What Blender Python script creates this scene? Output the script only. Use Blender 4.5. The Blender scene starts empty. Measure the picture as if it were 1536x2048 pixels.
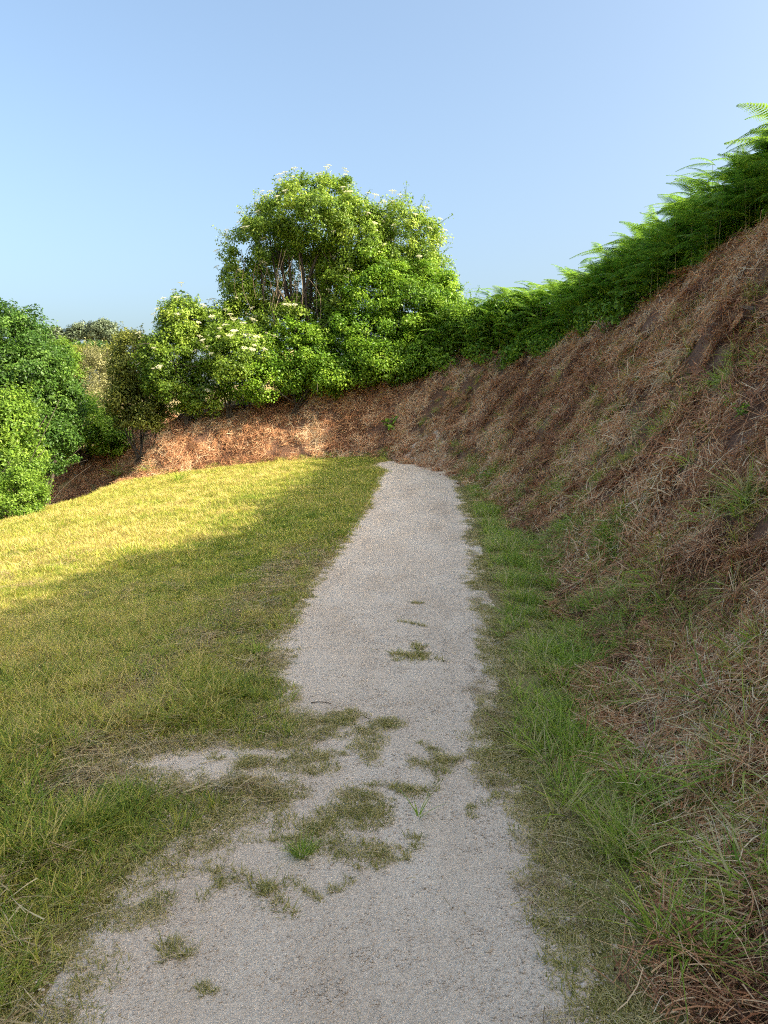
import bpy, math, random
import numpy as np
from mathutils import Vector, Matrix, Euler

sc = bpy.context.scene
COL = sc.collection
rad = math.radians

# ------------------------------------------------------------------ camera
CAM_Z, PITCH, FPX = 1.6, rad(6.3), 1479.0
cam_d = bpy.data.cameras.new('camera')
cam = bpy.data.objects.new('camera', cam_d); COL.objects.link(cam)
cam_d.sensor_fit = 'VERTICAL'; cam_d.sensor_height = 36.0; cam_d.lens = 26.0
cam_d.clip_start = 0.05; cam_d.clip_end = 3000
cam.location = (0, 0, CAM_Z); cam.rotation_euler = (rad(90) - PITCH, 0, 0)
sc.camera = cam

# ------------------------------------------------------------------ sky and sun
SUN_AZ, SUN_EL = rad(112), rad(35)
w = bpy.data.worlds.new('World'); sc.world = w; w.use_nodes = True
nt = w.node_tree
bg = nt.nodes['Background']; sky = nt.nodes.new('ShaderNodeTexSky')
sky.sky_type = 'NISHITA'; sky.sun_disc = False
sky.sun_elevation = SUN_EL; sky.sun_rotation = SUN_AZ
sky.air_density = 1.0; sky.dust_density = 7.0; sky.ozone_density = 4.5; sky.altitude = 50
tint = nt.nodes.new('ShaderNodeMixRGB'); tint.blend_type = 'MULTIPLY'; tint.inputs[0].default_value = 1.0
tint.inputs[2].default_value = (1.06, 1.0, 0.85, 1)          # warm white balance of the whole sky
nt.links.new(sky.outputs[0], tint.inputs[1]); nt.links.new(tint.outputs[0], bg.inputs[0]); bg.inputs[1].default_value = 0.15
sun_d = bpy.data.lights.new('sun', 'SUN'); sun_d.energy = 3.6; sun_d.angle = rad(0.6); sun_d.color = (1.0, 0.87, 0.66)
sun = bpy.data.objects.new('sun', sun_d); COL.objects.link(sun)
S = Vector((math.sin(SUN_AZ) * math.cos(SUN_EL), math.cos(SUN_AZ) * math.cos(SUN_EL), math.sin(SUN_EL)))
sun.rotation_euler = S.to_track_quat('Z', 'Y').to_euler(); sun.location = (20, -10, 20)
sc.view_settings.view_transform = 'Standard'; sc.view_settings.look = 'None'
sc.view_settings.gamma = 1.0; sc.view_settings.use_curve_mapping = False
sc.view_settings.exposure = 1.56
sc.render.engine = 'CYCLES'
sc.cycles.use_denoising = False; sc.cycles.filter_width = 1.1
sc.cycles.max_bounces = 5; sc.cycles.diffuse_bounces = 3; sc.cycles.transmission_bounces = 3
sc.cycles.use_adaptive_sampling = True; sc.cycles.adaptive_threshold = 0.025

# ------------------------------------------------------------------ numeric helpers
def sm(t):
    t = np.clip(t, 0, 1); return t * t * (3 - 2 * t)

def vnoise(x, y, seed=0):
    x = np.asarray(x, float); y = np.asarray(y, float)
    xi = np.floor(x).astype(np.int64); yi = np.floor(y).astype(np.int64)
    fx = x - xi; fy = y - yi
    fx = fx * fx * (3 - 2 * fx); fy = fy * fy * (3 - 2 * fy)
    def h(a, b):
        n = (a * 374761393 + b * 668265263 + seed * 1442695041) & 0xFFFFFFFF
        n = ((n ^ (n >> 13)) * 1274126177) & 0xFFFFFFFF
        return ((n ^ (n >> 16)) & 0xFFFFFF) / float(0xFFFFFF)
    return (h(xi, yi) * (1 - fx) + h(xi + 1, yi) * fx) * (1 - fy) + (h(xi, yi + 1) * (1 - fx) + h(xi + 1, yi + 1) * fx) * fy

def fbm(x, y, seed=0, octv=3):
    a, s, t = 0.5, 0.0, 0.0
    for i in range(octv):
        s = s + a * (vnoise(x * 2 ** i, y * 2 ** i, seed + i * 17) - 0.5) * 2; t += a; a *= 0.5
    return s / t

def catmull(P, k=8):
    P = np.asarray(P, float); Q = np.vstack([2 * P[0] - P[1], P, 2 * P[-1] - P[-2]]); out = []
    for i in range(1, len(Q) - 2):
        p0, p1, p2, p3 = Q[i - 1], Q[i], Q[i + 1], Q[i + 2]
        for j in range(k):
            t = j / k
            out.append(0.5 * (2 * p1 + (p2 - p0) * t + (2 * p0 - 5 * p1 + 4 * p2 - p3) * t * t + (3 * p1 - p0 - 3 * p2 + p3) * t ** 3))
    out.append(P[-1]); return np.array(out)

# foot of the bank: x, y, height of the bank above it
FOOT = catmull([(0.5, -40, 5.5), (0.5, -16, 5.5), (0.5, -6, 5.4), (0.85, 0, 5.3), (1.15, 2.7, 5.15), (1.55, 5.3, 5.1), (1.95, 9, 5.0), (2.15, 13, 4.75),
                (2.1, 18, 4.0), (1.5, 22, 3.5), (-0.3, 24.7, 3.2), (-3, 25.7, 2.65), (-6, 26.0, 2.2), (-8.3, 26.1, 1.9), (-9.4, 27.2, 2.0), (-9.8, 30, 2.4), (-10, 36, 2.8), (-10, 60, 3.0)], 6)

def seg_dist(x, y, P, closed=False):
    """distance to polyline, parameter and side"""
    A = P[:, :2]; B = np.roll(A, -1, 0)
    if not closed: A, B = A[:-1], B[:-1]
    best = np.full(x.shape, 1e18); bi = np.zeros(x.shape, int); bt = np.zeros(x.shape); side = np.zeros(x.shape)
    for i in range(len(A)):
        dx, dy = B[i] - A[i]; L = dx * dx + dy * dy + 1e-12
        t = np.clip(((x - A[i, 0]) * dx + (y - A[i, 1]) * dy) / L, 0, 1)
        ex = x - A[i, 0] - t * dx; ey = y - A[i, 1] - t * dy; d = ex * ex + ey * ey
        m = d < best
        best = np.where(m, d, best); bi = np.where(m, i, bi); bt = np.where(m, t, bt)
        side = np.where(m, (x - A[i, 0]) * dy - (y - A[i, 1]) * dx, side)
    return np.sqrt(best), bi, bt, side

def bank_d(x, y):
    d, i, t, s = seg_dist(x, y, FOOT)
    h = FOOT[i, 2] * (1 - t) + FOOT[i + 1, 2] * t
    return np.where(s > 0, d, -d), h

def zpath(y):
    return 0.62 * (np.clip((y - 8) / 16.5, 0, 1.05)) ** 1.5

def inside_poly(x, y, P):
    c = np.zeros(x.shape, bool); n = len(P)
    for i in range(n):
        x0, y0 = P[i]; x1, y1 = P[(i + 1) % n]
        if y0 == y1: continue
        c ^= ((y0 > y) != (y1 > y)) & (x < (x1 - x0) * (y - y0) / (y1 - y0) + x0)
    return c

CP, SP = math.cos(PITCH), math.sin(PITCH)
def ray(u, v):
    a = (u - 768) / FPX; b = (1024 - v) / FPX
    return np.array([a, CP + SP * b, -SP + CP * b])
def at(u, v, Y):
    d = ray(u, v); return np.array([0, 0, CAM_Z]) + d * (Y / d[1])
def px2flat(u, v):          # point of the path level seen there
    d = ray(u, v); y = np.linspace(0.6, 40, 4000)
    z = CAM_Z + d[2] / d[1] * y; k = np.argmax(z < zpath(y)) if np.any(z < zpath(y)) else -1
    return (d[0] / d[1] * y[k], y[k])

# bare gravel outline
left_px = [(130, 2040), (215, 1890), (275, 1810), (330, 1752), (420, 1700), (500, 1650), (560, 1600), (545, 1572), (450, 1560), (340, 1558), (235, 1548), (270, 1518),
           (400, 1505), (540, 1500), (640, 1480), (600, 1440), (560, 1415), (592, 1398), (570, 1340), (566, 1290), (610, 1210), (650, 1150), (695, 1075), (722, 1030), (748, 985), (758, 955), (772, 944)]
right_px = [(893, 938), (915, 980), (935, 1060), (952, 1180), (962, 1300), (955, 1400), (950, 1480), (990, 1560), (1035, 1640), (1058, 1700), (1085, 1850), (1125, 2040)]
PP = [(-0.95, -4.0), (-0.85, 0.5)] + [px2flat(*p) for p in left_px] + [px2flat(745, 934), px2flat(752, 926), px2flat(800, 921), px2flat(880, 924)] + [px2flat(*p) for p in right_px] + [(0.36, 0.5), (0.30, -4.0)]
PP = np.array(PP)
def path_sd(x, y):          # > 0 outside the gravel
    d = seg_dist(x, y, PP, True)[0]
    return np.where(inside_poly(x, y, PP), -d, d)

def height(x, y, full=True):
    x = np.asarray(x, float); y = np.asarray(y, float)
    d, h = bank_d(x, y)
    z = zpath(y)
    dl = np.clip(-0.8 - x, 0, 30)
    z = z - 0.05 * dl - 0.0075 * np.minimum(dl, 12) ** 2
    xe = np.interp(y, [0, 10, 18, 22, 25, 27, 40], [-12, -11, -9.7, -8.9, -9.0, -9.5, -9.5])
    e = np.clip(xe - x, 0, 60)
    z = z - 2.2 * (1 - np.exp(-e / 3.0))
    z = z + sm((y - 29.5) / 5) * 3.4 * sm((-9.0 - x) / 1.5)
    z = z + 0.125 * np.clip(y - 42, 0, 75) + 0.004 * np.clip(y - 117, 0, 300)
    W = h * 0.88
    t = np.clip(d / W, 0, 1)
    near = sm(d / 0.5)
    ramp = h * (0.7 * t + 0.3 * sm(t)) + 0.06 * np.clip(d - W, 0, 14)
    z = z + ramp
    if full:
        fade = np.clip(1 - (np.abs(x) + np.abs(y) - 60) / 60, 0, 1)
        z = z + near * fade * (0.28 * fbm(x * 0.9, y * 0.9, 3) + 0.16 * fbm(x * 3.1, y * 3.1, 9, 2))
        p = path_sd(x, y)
        z = z + (1 - near) * sm(p / 0.5) * (0.045 * fbm(x * 0.8, y * 0.8, 5) + 0.025 * fbm(x * 3.3, y * 3.3, 8, 2)) * fade
        z = z + (1 - near) * 0.02 * sm(p / 0.25)
    return z

def path_z(x, y, s=None):
    s = path_sd(x, y) if s is None else s
    edge = s + 0.07 * fbm(x * 4, y * 1.8, 31, 3) + 0.03 * fbm(x * 14, y * 14, 41, 2)
    return height(x, y) + 0.012 - 0.06 * sm((edge - 0.07) / 0.16) + 0.006 * fbm(x * 6, y * 6, 55, 3) + 0.012 * fbm(x * 1.3, y * 0.7, 57, 2)
def surf(x, y):
    x = np.asarray(x, float); y = np.asarray(y, float); z = height(x, y); s = path_sd(x, y)
    z = z - 0.05 * sm((-s + 0.10) / 0.15)
    return np.maximum(z, np.where(s < 0.32, path_z(x, y, s), -1e3))

def normals(x, y):
    e = 0.06
    gx = (height(x + e, y) - height(x - e, y)) / (2 * e); gy = (height(x, y + e) - height(x, y - e)) / (2 * e)
    n = np.stack([-gx, -gy, np.ones_like(gx)], -1)
    return n / np.linalg.norm(n, axis=-1, keepdims=True)

def ground_px(u, v, tmax=45):
    d = ray(u, v); lo, hi = 1.2, tmax
    for n in (240, 60):
        t = np.linspace(lo, hi, n); p = np.array([0, 0, CAM_Z]) + t[:, None] * d
        below = p[:, 2] < height(p[:, 0], p[:, 1])
        k = int(np.argmax(below)) if below.any() else n - 1
        lo, hi = t[max(k - 1, 0)], t[k]
    q = p[k]; return np.array([q[0], q[1], float(surf(q[0], q[1]))])

# ------------------------------------------------------------------ mesh helpers
def mesh_np(name, V, F, mat=None, attrs=None, smooth=False):
    V = np.ascontiguousarray(V, np.float32); F = np.ascontiguousarray(F, np.int32)
    me = bpy.data.meshes.new(name); k = F.shape[1]
    me.vertices.add(len(V)); me.vertices.foreach_set('co', V.ravel())
    me.loops.add(F.size); me.loops.foreach_set('vertex_index', F.ravel())
    me.polygons.add(len(F)); me.polygons.foreach_set('loop_start', np.arange(0, F.size, k, dtype=np.int32))
    if smooth: me.polygons.foreach_set('use_smooth', np.ones(len(F), bool))
    for a, val in (attrs or {}).items():
        at_ = me.attributes.new(a, 'FLOAT', 'POINT'); at_.data.foreach_set('value', np.ascontiguousarray(val, np.float32))
    me.update(calc_edges=True); me.validate()
    if mat: me.materials.append(mat)
    return me

def obj(name, me, parent=None, loc=(0, 0, 0), rot=(0, 0, 0), scale=(1, 1, 1), **props):
    o = bpy.data.objects.new(name, me); COL.objects.link(o)
    o.location = loc; o.rotation_euler = rot; o.scale = scale
    if parent: o.parent = parent
    for k, v_ in props.items(): o[k] = v_
    return o

def empty(name, loc, **props):
    return obj(name, None, loc=tuple(loc), **props)

class MB:                      # collects quads
    def __init__(s): s.V = []; s.F = []; s.R = []; s.n = 0
    def add(s, V, F, r=None):
        V = np.asarray(V, float); F = np.asarray(F, int)
        s.V.append(V); s.F.append(F + s.n); s.n += len(V)
        s.R.append(np.full(len(V), 0.5) if r is None else np.broadcast_to(r, (len(V),)).astype(float))
    def mesh(s, name, mat, smooth=False):
        return mesh_np(name, np.vstack(s.V), np.vstack(s.F), mat, {'rnd': np.concatenate(s.R)}, smooth)

def tube(mb, pts, radii, sides=6, r=0.5):
    pts = np.asarray(pts, float); n = len(pts)
    tan = np.gradient(pts, axis=0); tan /= np.linalg.norm(tan, axis=1, keepdims=True) + 1e-9
    ref = np.array([0.31, 0.17, 0.93]) if abs(tan[0, 2]) < 0.9 else np.array([1.0, 0.1, 0])
    a = np.cross(tan, ref); a /= np.linalg.norm(a, axis=1, keepdims=True) + 1e-9; b = np.cross(tan, a)
    th = np.linspace(0, 2 * np.pi, sides, endpoint=False)
    V = (pts[:, None] + np.asarray(radii)[:, None, None] * (np.cos(th)[None, :, None] * a[:, None] + np.sin(th)[None, :, None] * b[:, None])).reshape(-1, 3)
    i = np.arange(n - 1)[:, None] * sides; j = np.arange(sides)[None]; j2 = (j + 1) % sides
    F = np.stack([i + j, i + j2, i + sides + j2, i + sides + j], -1).reshape(-1, 4)
    mb.add(V, F, r)

# ------------------------------------------------------------------ materials
def new_mat(name):
    m = bpy.data.materials.new(name); m.use_nodes = True
    n = m.node_tree; n.nodes.clear()
    return m, n.nodes, n.links, n.nodes.new('ShaderNodeOutputMaterial')

def ramp_node(N, stops):
    r = N.new('ShaderNodeValToRGB'); e = r.color_ramp.elements
    while len(e) < len(stops): e.new(0.5)
    for k, (p, c) in enumerate(stops): e[k].position = p; e[k].color = (*c, 1)
    return r

def blade_mat(name, stops, transl=0.3, rough=0.55, noise=0.0, nscale=1.2, inst=None, inst_amt=0.0, spec=0.3):
    """thin plant matter: colour from the piece's own random number, a patchy world noise and, for scattered pieces, their own tone"""
    m, N, L, out = new_mat(name)
    a = N.new('ShaderNodeAttribute'); a.attribute_name = 'rnd'
    val = a.outputs['Fac']
    if noise:
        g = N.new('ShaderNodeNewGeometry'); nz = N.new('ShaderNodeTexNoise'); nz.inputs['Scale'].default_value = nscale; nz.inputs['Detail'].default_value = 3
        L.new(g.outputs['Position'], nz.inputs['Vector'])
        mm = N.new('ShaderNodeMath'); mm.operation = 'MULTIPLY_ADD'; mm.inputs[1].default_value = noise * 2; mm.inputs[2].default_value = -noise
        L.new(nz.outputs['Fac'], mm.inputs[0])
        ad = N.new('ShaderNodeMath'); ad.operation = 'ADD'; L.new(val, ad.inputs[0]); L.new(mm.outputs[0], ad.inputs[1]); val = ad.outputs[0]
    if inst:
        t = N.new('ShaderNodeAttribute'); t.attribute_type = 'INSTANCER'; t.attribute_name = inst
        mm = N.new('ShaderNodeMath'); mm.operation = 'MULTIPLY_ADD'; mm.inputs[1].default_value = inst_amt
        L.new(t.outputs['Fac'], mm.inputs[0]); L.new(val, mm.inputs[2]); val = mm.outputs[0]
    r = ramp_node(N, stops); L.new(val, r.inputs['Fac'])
    p = N.new('ShaderNodeBsdfPrincipled'); p.inputs['Roughness'].default_value = rough; p.inputs['Specular IOR Level'].default_value = spec
    L.new(r.outputs[0], p.inputs['Base Color'])
    if transl:
        t = N.new('ShaderNodeBsdfTranslucent'); L.new(r.outputs[0], t.inputs['Color'])
        mx = N.new('ShaderNodeMixShader'); mx.inputs[0].default_value = transl
        L.new(p.outputs[0], mx.inputs[1]); L.new(t.outputs[0], mx.inputs[2]); L.new(mx.outputs[0], out.inputs[0])
    else:
        L.new(p.outputs[0], out.inputs[0])
    return m

def soil_mat(name, stops, scale=3.0, bump=0.4, fine=60, speck=None, rough=0.95):
    m, N, L, out = new_mat(name)
    g = N.new('ShaderNodeNewGeometry')
    n1 = N.new('ShaderNodeTexNoise'); n1.inputs['Scale'].default_value = scale; n1.inputs['Detail'].default_value = 8; n1.inputs['Roughness'].default_value = 0.65
    n2 = N.new('ShaderNodeTexNoise'); n2.inputs['Scale'].default_value = fine; n2.inputs['Detail'].default_value = 6; n2.inputs['Roughness'].default_value = 0.75
    mp = N.new('ShaderNodeMapping'); mp.inputs['Scale'].default_value = (1, 0.35, 1) if speck else (1, 1, 1); L.new(g.outputs['Position'], mp.inputs['Vector']); L.new(mp.outputs[0], n1.inputs['Vector']); L.new(g.outputs['Position'], n2.inputs['Vector'])
    mx = N.new('ShaderNodeMath'); mx.operation = 'MULTIPLY_ADD'; mx.inputs[1].default_value = 0.7
    sh = N.new('ShaderNodeMath'); sh.operation = 'MULTIPLY_ADD'; sh.inputs[1].default_value = 0.8 if speck else 0.4; sh.inputs[2].default_value = -0.2 if speck else 0.0
    L.new(n1.outputs['Fac'], sh.inputs[0]); L.new(n2.outputs['Fac'], mx.inputs[0]); L.new(sh.outputs[0], mx.inputs[2])
    r = ramp_node(N, stops); L.new(mx.outputs[0], r.inputs['Fac'])
    colr = r.outputs[0]
    hgt = n2.outputs['Fac']
    if speck:
        v = N.new('ShaderNodeTexVoronoi'); v.inputs['Scale'].default_value = speck; L.new(g.outputs['Position'], v.inputs['Vector'])
        rr = ramp_node(N, [(0.0, (0.52, 0.50, 0.48)), (0.14, (0.84, 0.83, 0.82)), (0.75, (1.0, 0.99, 0.98)), (1.0, (1.3, 1.28, 1.26))])
        sp = N.new('ShaderNodeSeparateColor'); L.new(v.outputs['Color'], sp.inputs[0]); L.new(sp.outputs[0], rr.inputs['Fac'])
        mul = N.new('ShaderNodeMixRGB'); mul.blend_type = 'MULTIPLY'; mul.inputs[0].default_value = 0.45
        L.new(colr, mul.inputs[1]); L.new(rr.outputs[0], mul.inputs[2]); colr = mul.outputs[0]
        hh = N.new('ShaderNodeMath'); hh.operation = 'MULTIPLY_ADD'; hh.inputs[1].default_value = -0.7
        L.new(v.outputs['Distance'], hh.inputs[0]); L.new(n2.outputs['Fac'], hh.inputs[2]); hgt = hh.outputs[0]
    p = N.new('ShaderNodeBsdfPrincipled'); p.inputs['Roughness'].default_value = rough; p.inputs['Specular IOR Level'].default_value = 0.15
    L.new(colr, p.inputs['Base Color'])
    b = N.new('ShaderNodeBump'); b.inputs['Strength'].default_value = bump; b.inputs['Distance'].default_value = 0.012
    L.new(hgt, b.inputs['Height']); L.new(b.outputs[0], p.inputs['Normal']); L.new(p.outputs[0], out.inputs[0])
    return m

M_ground = soil_mat('lawn_soil', [(0.3, (0.10, 0.078, 0.035)), (0.5, (0.23, 0.185, 0.075)), (0.65, (0.34, 0.275, 0.13)), (0.8, (0.46, 0.37, 0.20))], 1.5, 0.6, 45)
M_bank = soil_mat('bank_soil', [(0.3, (0.045, 0.025, 0.017)), (0.5, (0.12, 0.066, 0.042)), (0.65, (0.22, 0.125, 0.08)), (0.8, (0.34, 0.22, 0.14))], 2.0, 0.9, 30)
M_path = soil_mat('path_gravel', [(0.34, (0.54, 0.415, 0.30)), (0.46, (0.71, 0.57, 0.425)), (0.57, (0.78, 0.64, 0.49)), (0.72, (0.84, 0.72, 0.57))], 1.6, 0.8, 85, speck=150)
M_stone = soil_mat('pebble_stone', [(0.3, (0.45, 0.36, 0.27)), (0.6, (0.66, 0.55, 0.43)), (0.8, (0.78, 0.68, 0.56))], 20, 0.5, 120)
M_bark = soil_mat('bark', [(0.3, (0.03, 0.025, 0.020)), (0.55, (0.085, 0.07, 0.056)), (0.8, (0.17, 0.15, 0.12))], 8, 0.9, 60)
M_drystem = blade_mat('dry_stem', [(0.0, (0.04, 0.030, 0.022)), (0.5, (0.16, 0.12, 0.08)), (1.0, (0.40, 0.32, 0.21))], 0.0)

G_DARK, G_MID, G_YEL, G_STRAW = (0.050, 0.105, 0.016), (0.115, 0.185, 0.030), (0.25, 0.26, 0.055), (0.46, 0.38, 0.17)
M_lawn = blade_mat('lawn_blade', [(0.0, (0.12, 0.205, 0.020)), (0.3, (0.22, 0.315, 0.035)), (0.6, (0.36, 0.41, 0.052)), (0.85, (0.50, 0.47, 0.070)), (1.0, (0.66, 0.54, 0.19))], 0.38, noise=0.55, nscale=1.6, inst='tone', inst_amt=0.75)
M_verge = blade_mat('verge_blade', [(0.0, (0.13, 0.24, 0.022)), (0.5, (0.29, 0.43, 0.045)), (0.85, (0.46, 0.53, 0.085)), (1.0, (0.64, 0.55, 0.27))], 0.45, noise=0.2, inst='tone', inst_amt=0.5)
M_moss = blade_mat('mossy_blade', [(0.0, (0.16, 0.18, 0.028)), (0.45, (0.31, 0.295, 0.065)), (0.8, (0.47, 0.40, 0.13)), (1.0, (0.66, 0.54, 0.29))], 0.3, noise=0.25, nscale=3)
M_litter = blade_mat('bracken_litter', [(0.0, (0.095, 0.044, 0.024)), (0.28, (0.36, 0.155, 0.072)), (0.55, (0.58, 0.30, 0.145)), (0.82, (0.70, 0.46, 0.25)), (1.0, (0.78, 0.62, 0.40))], 0.1, noise=0.3, nscale=0.9, inst='tone', inst_amt=0.4, rough=0.7)
M_thatch = blade_mat('dry_clippings', [(0.0, (0.19, 0.125, 0.06)), (0.5, (0.42, 0.32, 0.15)), (1.0, (0.64, 0.53, 0.30))], 0.15, noise=0.2)
M_fern = blade_mat('bracken_green', [(0.0, (0.115, 0.25, 0.028)), (0.5, (0.21, 0.39, 0.040)), (1.0, (0.34, 0.50, 0.060))], 0.5, noise=0.2, nscale=0.8)
M_stalk = blade_mat('bracken_stalk', [(0.0, (0.14, 0.16, 0.05)), (1.0, (0.30, 0.27, 0.10))], 0.0)
M_flower = blade_mat('elder_flower', [(0.0, (0.70, 0.69, 0.42)), (1.0, (0.85, 0.83, 0.62))], 0.25)
def leafm(name, d, m_, l, tr=0.38, noise=0.25):
    return blade_mat(name, [(0.0, d), (0.5, m_), (1.0, l)], tr, 0.45, noise=noise, nscale=0.9, spec=0.35)
M_elder = leafm('elder_leaf', (0.085, 0.16, 0.020), (0.21, 0.335, 0.035), (0.38, 0.49, 0.070))
M_ivy = leafm('bramble_leaf', (0.070, 0.165, 0.014), (0.185, 0.345, 0.024), (0.34, 0.50, 0.045))
M_olive = leafm('olive_leaf', (0.10, 0.125, 0.022), (0.22, 0.255, 0.042), (0.36, 0.38, 0.08))
M_darkleaf = leafm('dark_leaf', (0.038, 0.095, 0.016), (0.080, 0.175, 0.026), (0.15, 0.27, 0.040))
M_fig = leafm('light_leaf', (0.080, 0.17, 0.018), (0.18, 0.31, 0.032), (0.29, 0.42, 0.060))
M_grey = leafm('greygreen_leaf', (0.075, 0.105, 0.060), (0.14, 0.19, 0.105), (0.22, 0.28, 0.16), 0.2)
M_tanleaf = leafm('tan_leaf', (0.12, 0.125, 0.045), (0.22, 0.225, 0.085), (0.34, 0.33, 0.15), 0.25)

# ------------------------------------------------------------------ ground, bank, path
def grow(a, b, far, step, rate=1.25):
    inner = list(np.arange(a, b + step / 2, step)); s = step; lo = []; hi = []
    x = inner[0]
    while x > -far: s *= rate; x -= s; lo.append(x)
    s = step; x = inner[-1]
    while x < far: s *= rate; x += s; hi.append(x)
    return np.array(lo[::-1] + inner + hi)
gx = grow(-14, 9.5, 700, 0.11); gy = grow(1.0, 30, 700, 0.11)
X, Y = np.meshgrid(gx, gy); fx_, fy_ = X.ravel(), Y.ravel()
Z = height(fx_, fy_)
psd = path_sd(fx_, fy_)
Zg = Z - 0.05 * sm((-psd + 0.10) / 0.15)
nx = len(gx); ny = len(gy)
i = np.arange(ny - 1)[:, None] * nx + np.arange(nx - 1)[None]
quads = np.stack([i, i + 1, i + nx + 1, i + nx], -1).reshape(-1, 4)
cx = fx_[quads].mean(1); cy = fy_[quads].mean(1)
bd, bh = bank_d(cx, cy)
isbank = (bd > 0.02) & (bd < bh * 0.88 + 0.6) & (cy > -14) & (cy < 33)
def submesh(name, V, F, mat):
    u, inv = np.unique(F, return_inverse=True)
    return mesh_np(name, V[u], inv.reshape(F.shape), mat, smooth=True)
VG = np.stack([fx_, fy_, Zg], 1)
obj('ground', submesh('ground', VG, quads[~isbank], M_ground), kind='structure', label='mown grassy ground falling away to the left of the gravel path', category='ground')
obj('bank', submesh('bank', VG, quads[isbank], M_bank), kind='structure', label='steep earth bank covered in cut brown bracken curving round the path', category='bank')

px_ = np.arange(-5.0, 1.9, 0.05); py_ = np.arange(-4.0, 25.2, 0.05)
X, Y = np.meshgrid(px_, py_); a, b = X.ravel(), Y.ravel()
s = path_sd(a, b)
z = path_z(a, b, s)
nxp = len(px_); i = np.arange(len(py_) - 1)[:, None] * nxp + np.arange(nxp - 1)[None]
q = np.stack([i, i + 1, i + nxp + 1, i + nxp], -1).reshape(-1, 4)
q = q[s[q].min(1) < 0.32]
obj('path', submesh('path', np.stack([a, b, z], 1), q, M_path), kind='structure', label='pale gravel footpath leading uphill and bending left', category='path')

# ------------------------------------------------------------------ scatter by instances
def euler_from(nrm, ang, jitter=0.0, rng=None):
    n = nrm.copy()
    if jitter: n = n + rng.normal(0, jitter, n.shape); n /= np.linalg.norm(n, axis=1, keepdims=True)
    ref = np.stack([np.cos(ang), np.sin(ang), np.zeros_like(ang)], 1)
    x = ref - (ref * n).sum(1, keepdims=True) * n; x /= np.linalg.norm(x, axis=1, keepdims=True)
    y = np.cross(n, x)
    return np.stack([np.arctan2(y[:, 2], n[:, 2]), -np.arcsin(np.clip(x[:, 2], -1, 1)), np.arctan2(x[:, 1], x[:, 0])], 1)

def scatter(name, P, E, Sc, protos, tone, rng, **props):
    me = bpy.data.meshes.new(name); me.vertices.add(len(P)); me.vertices.foreach_set('co', np.ascontiguousarray(P, np.float32).ravel())
    at_ = me.attributes.new('eul', 'FLOAT_VECTOR', 'POINT'); at_.data.foreach_set('vector', np.ascontiguousarray(E, np.float32).ravel())
    at_ = me.attributes.new('siz', 'FLOAT', 'POINT'); at_.data.foreach_set('value', np.ascontiguousarray(Sc, np.float32))
    at_ = me.attributes.new('tone', 'FLOAT', 'POINT'); at_.data.foreach_set('value', np.ascontiguousarray(tone, np.float32))
    at_ = me.attributes.new('pick', 'INT', 'POINT'); at_.data.foreach_set('value', rng.integers(0, len(protos), len(P)).astype(np.int32))
    me.update()
    o = obj(name, me, **props)
    c = bpy.data.collections.new(name + '_pieces')
    for k, pm in enumerate(protos):
        c.objects.link(bpy.data.objects.new('%s_piece_%02d' % (name, k), pm))
    g = bpy.data.node_groups.new(name + '_scatter', 'GeometryNodeTree')
    g.interface.new_socket('Geometry', in_out='INPUT', socket_type='NodeSocketGeometry'); g.interface.new_socket('Geometry', in_out='OUTPUT', socket_type='NodeSocketGeometry')
    N, L = g.nodes, g.links
    gi, go = N.new('NodeGroupInput'), N.new('NodeGroupOutput')
    ci = N.new('GeometryNodeCollectionInfo'); ci.inputs['Collection'].default_value = c; ci.inputs['Separate Children'].default_value = True; ci.inputs['Reset Children'].default_value = True
    ip = N.new('GeometryNodeInstanceOnPoints'); ip.inputs['Pick Instance'].default_value = True
    def na(nm, ty):
        n = N.new('GeometryNodeInputNamedAttribute'); n.data_type = ty; n.inputs['Name'].default_value = nm; return n.outputs['Attribute']
    er = N.new('FunctionNodeEulerToRotation')
    L.new(gi.outputs[0], ip.inputs['Points']); L.new(ci.outputs[0], ip.inputs['Instance'])
    L.new(na('pick', 'INT'), ip.inputs['Instance Index']); L.new(na('eul', 'FLOAT_VECTOR'), er.inputs[0]); L.new(er.outputs[0], ip.inputs['Rotation'])
    L.new(na('siz', 'FLOAT'), ip.inputs['Scale']); L.new(ip.outputs[0], go.inputs[0])
    md = o.modifiers.new('scatter', 'NODES'); md.node_group = g
    return o

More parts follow.
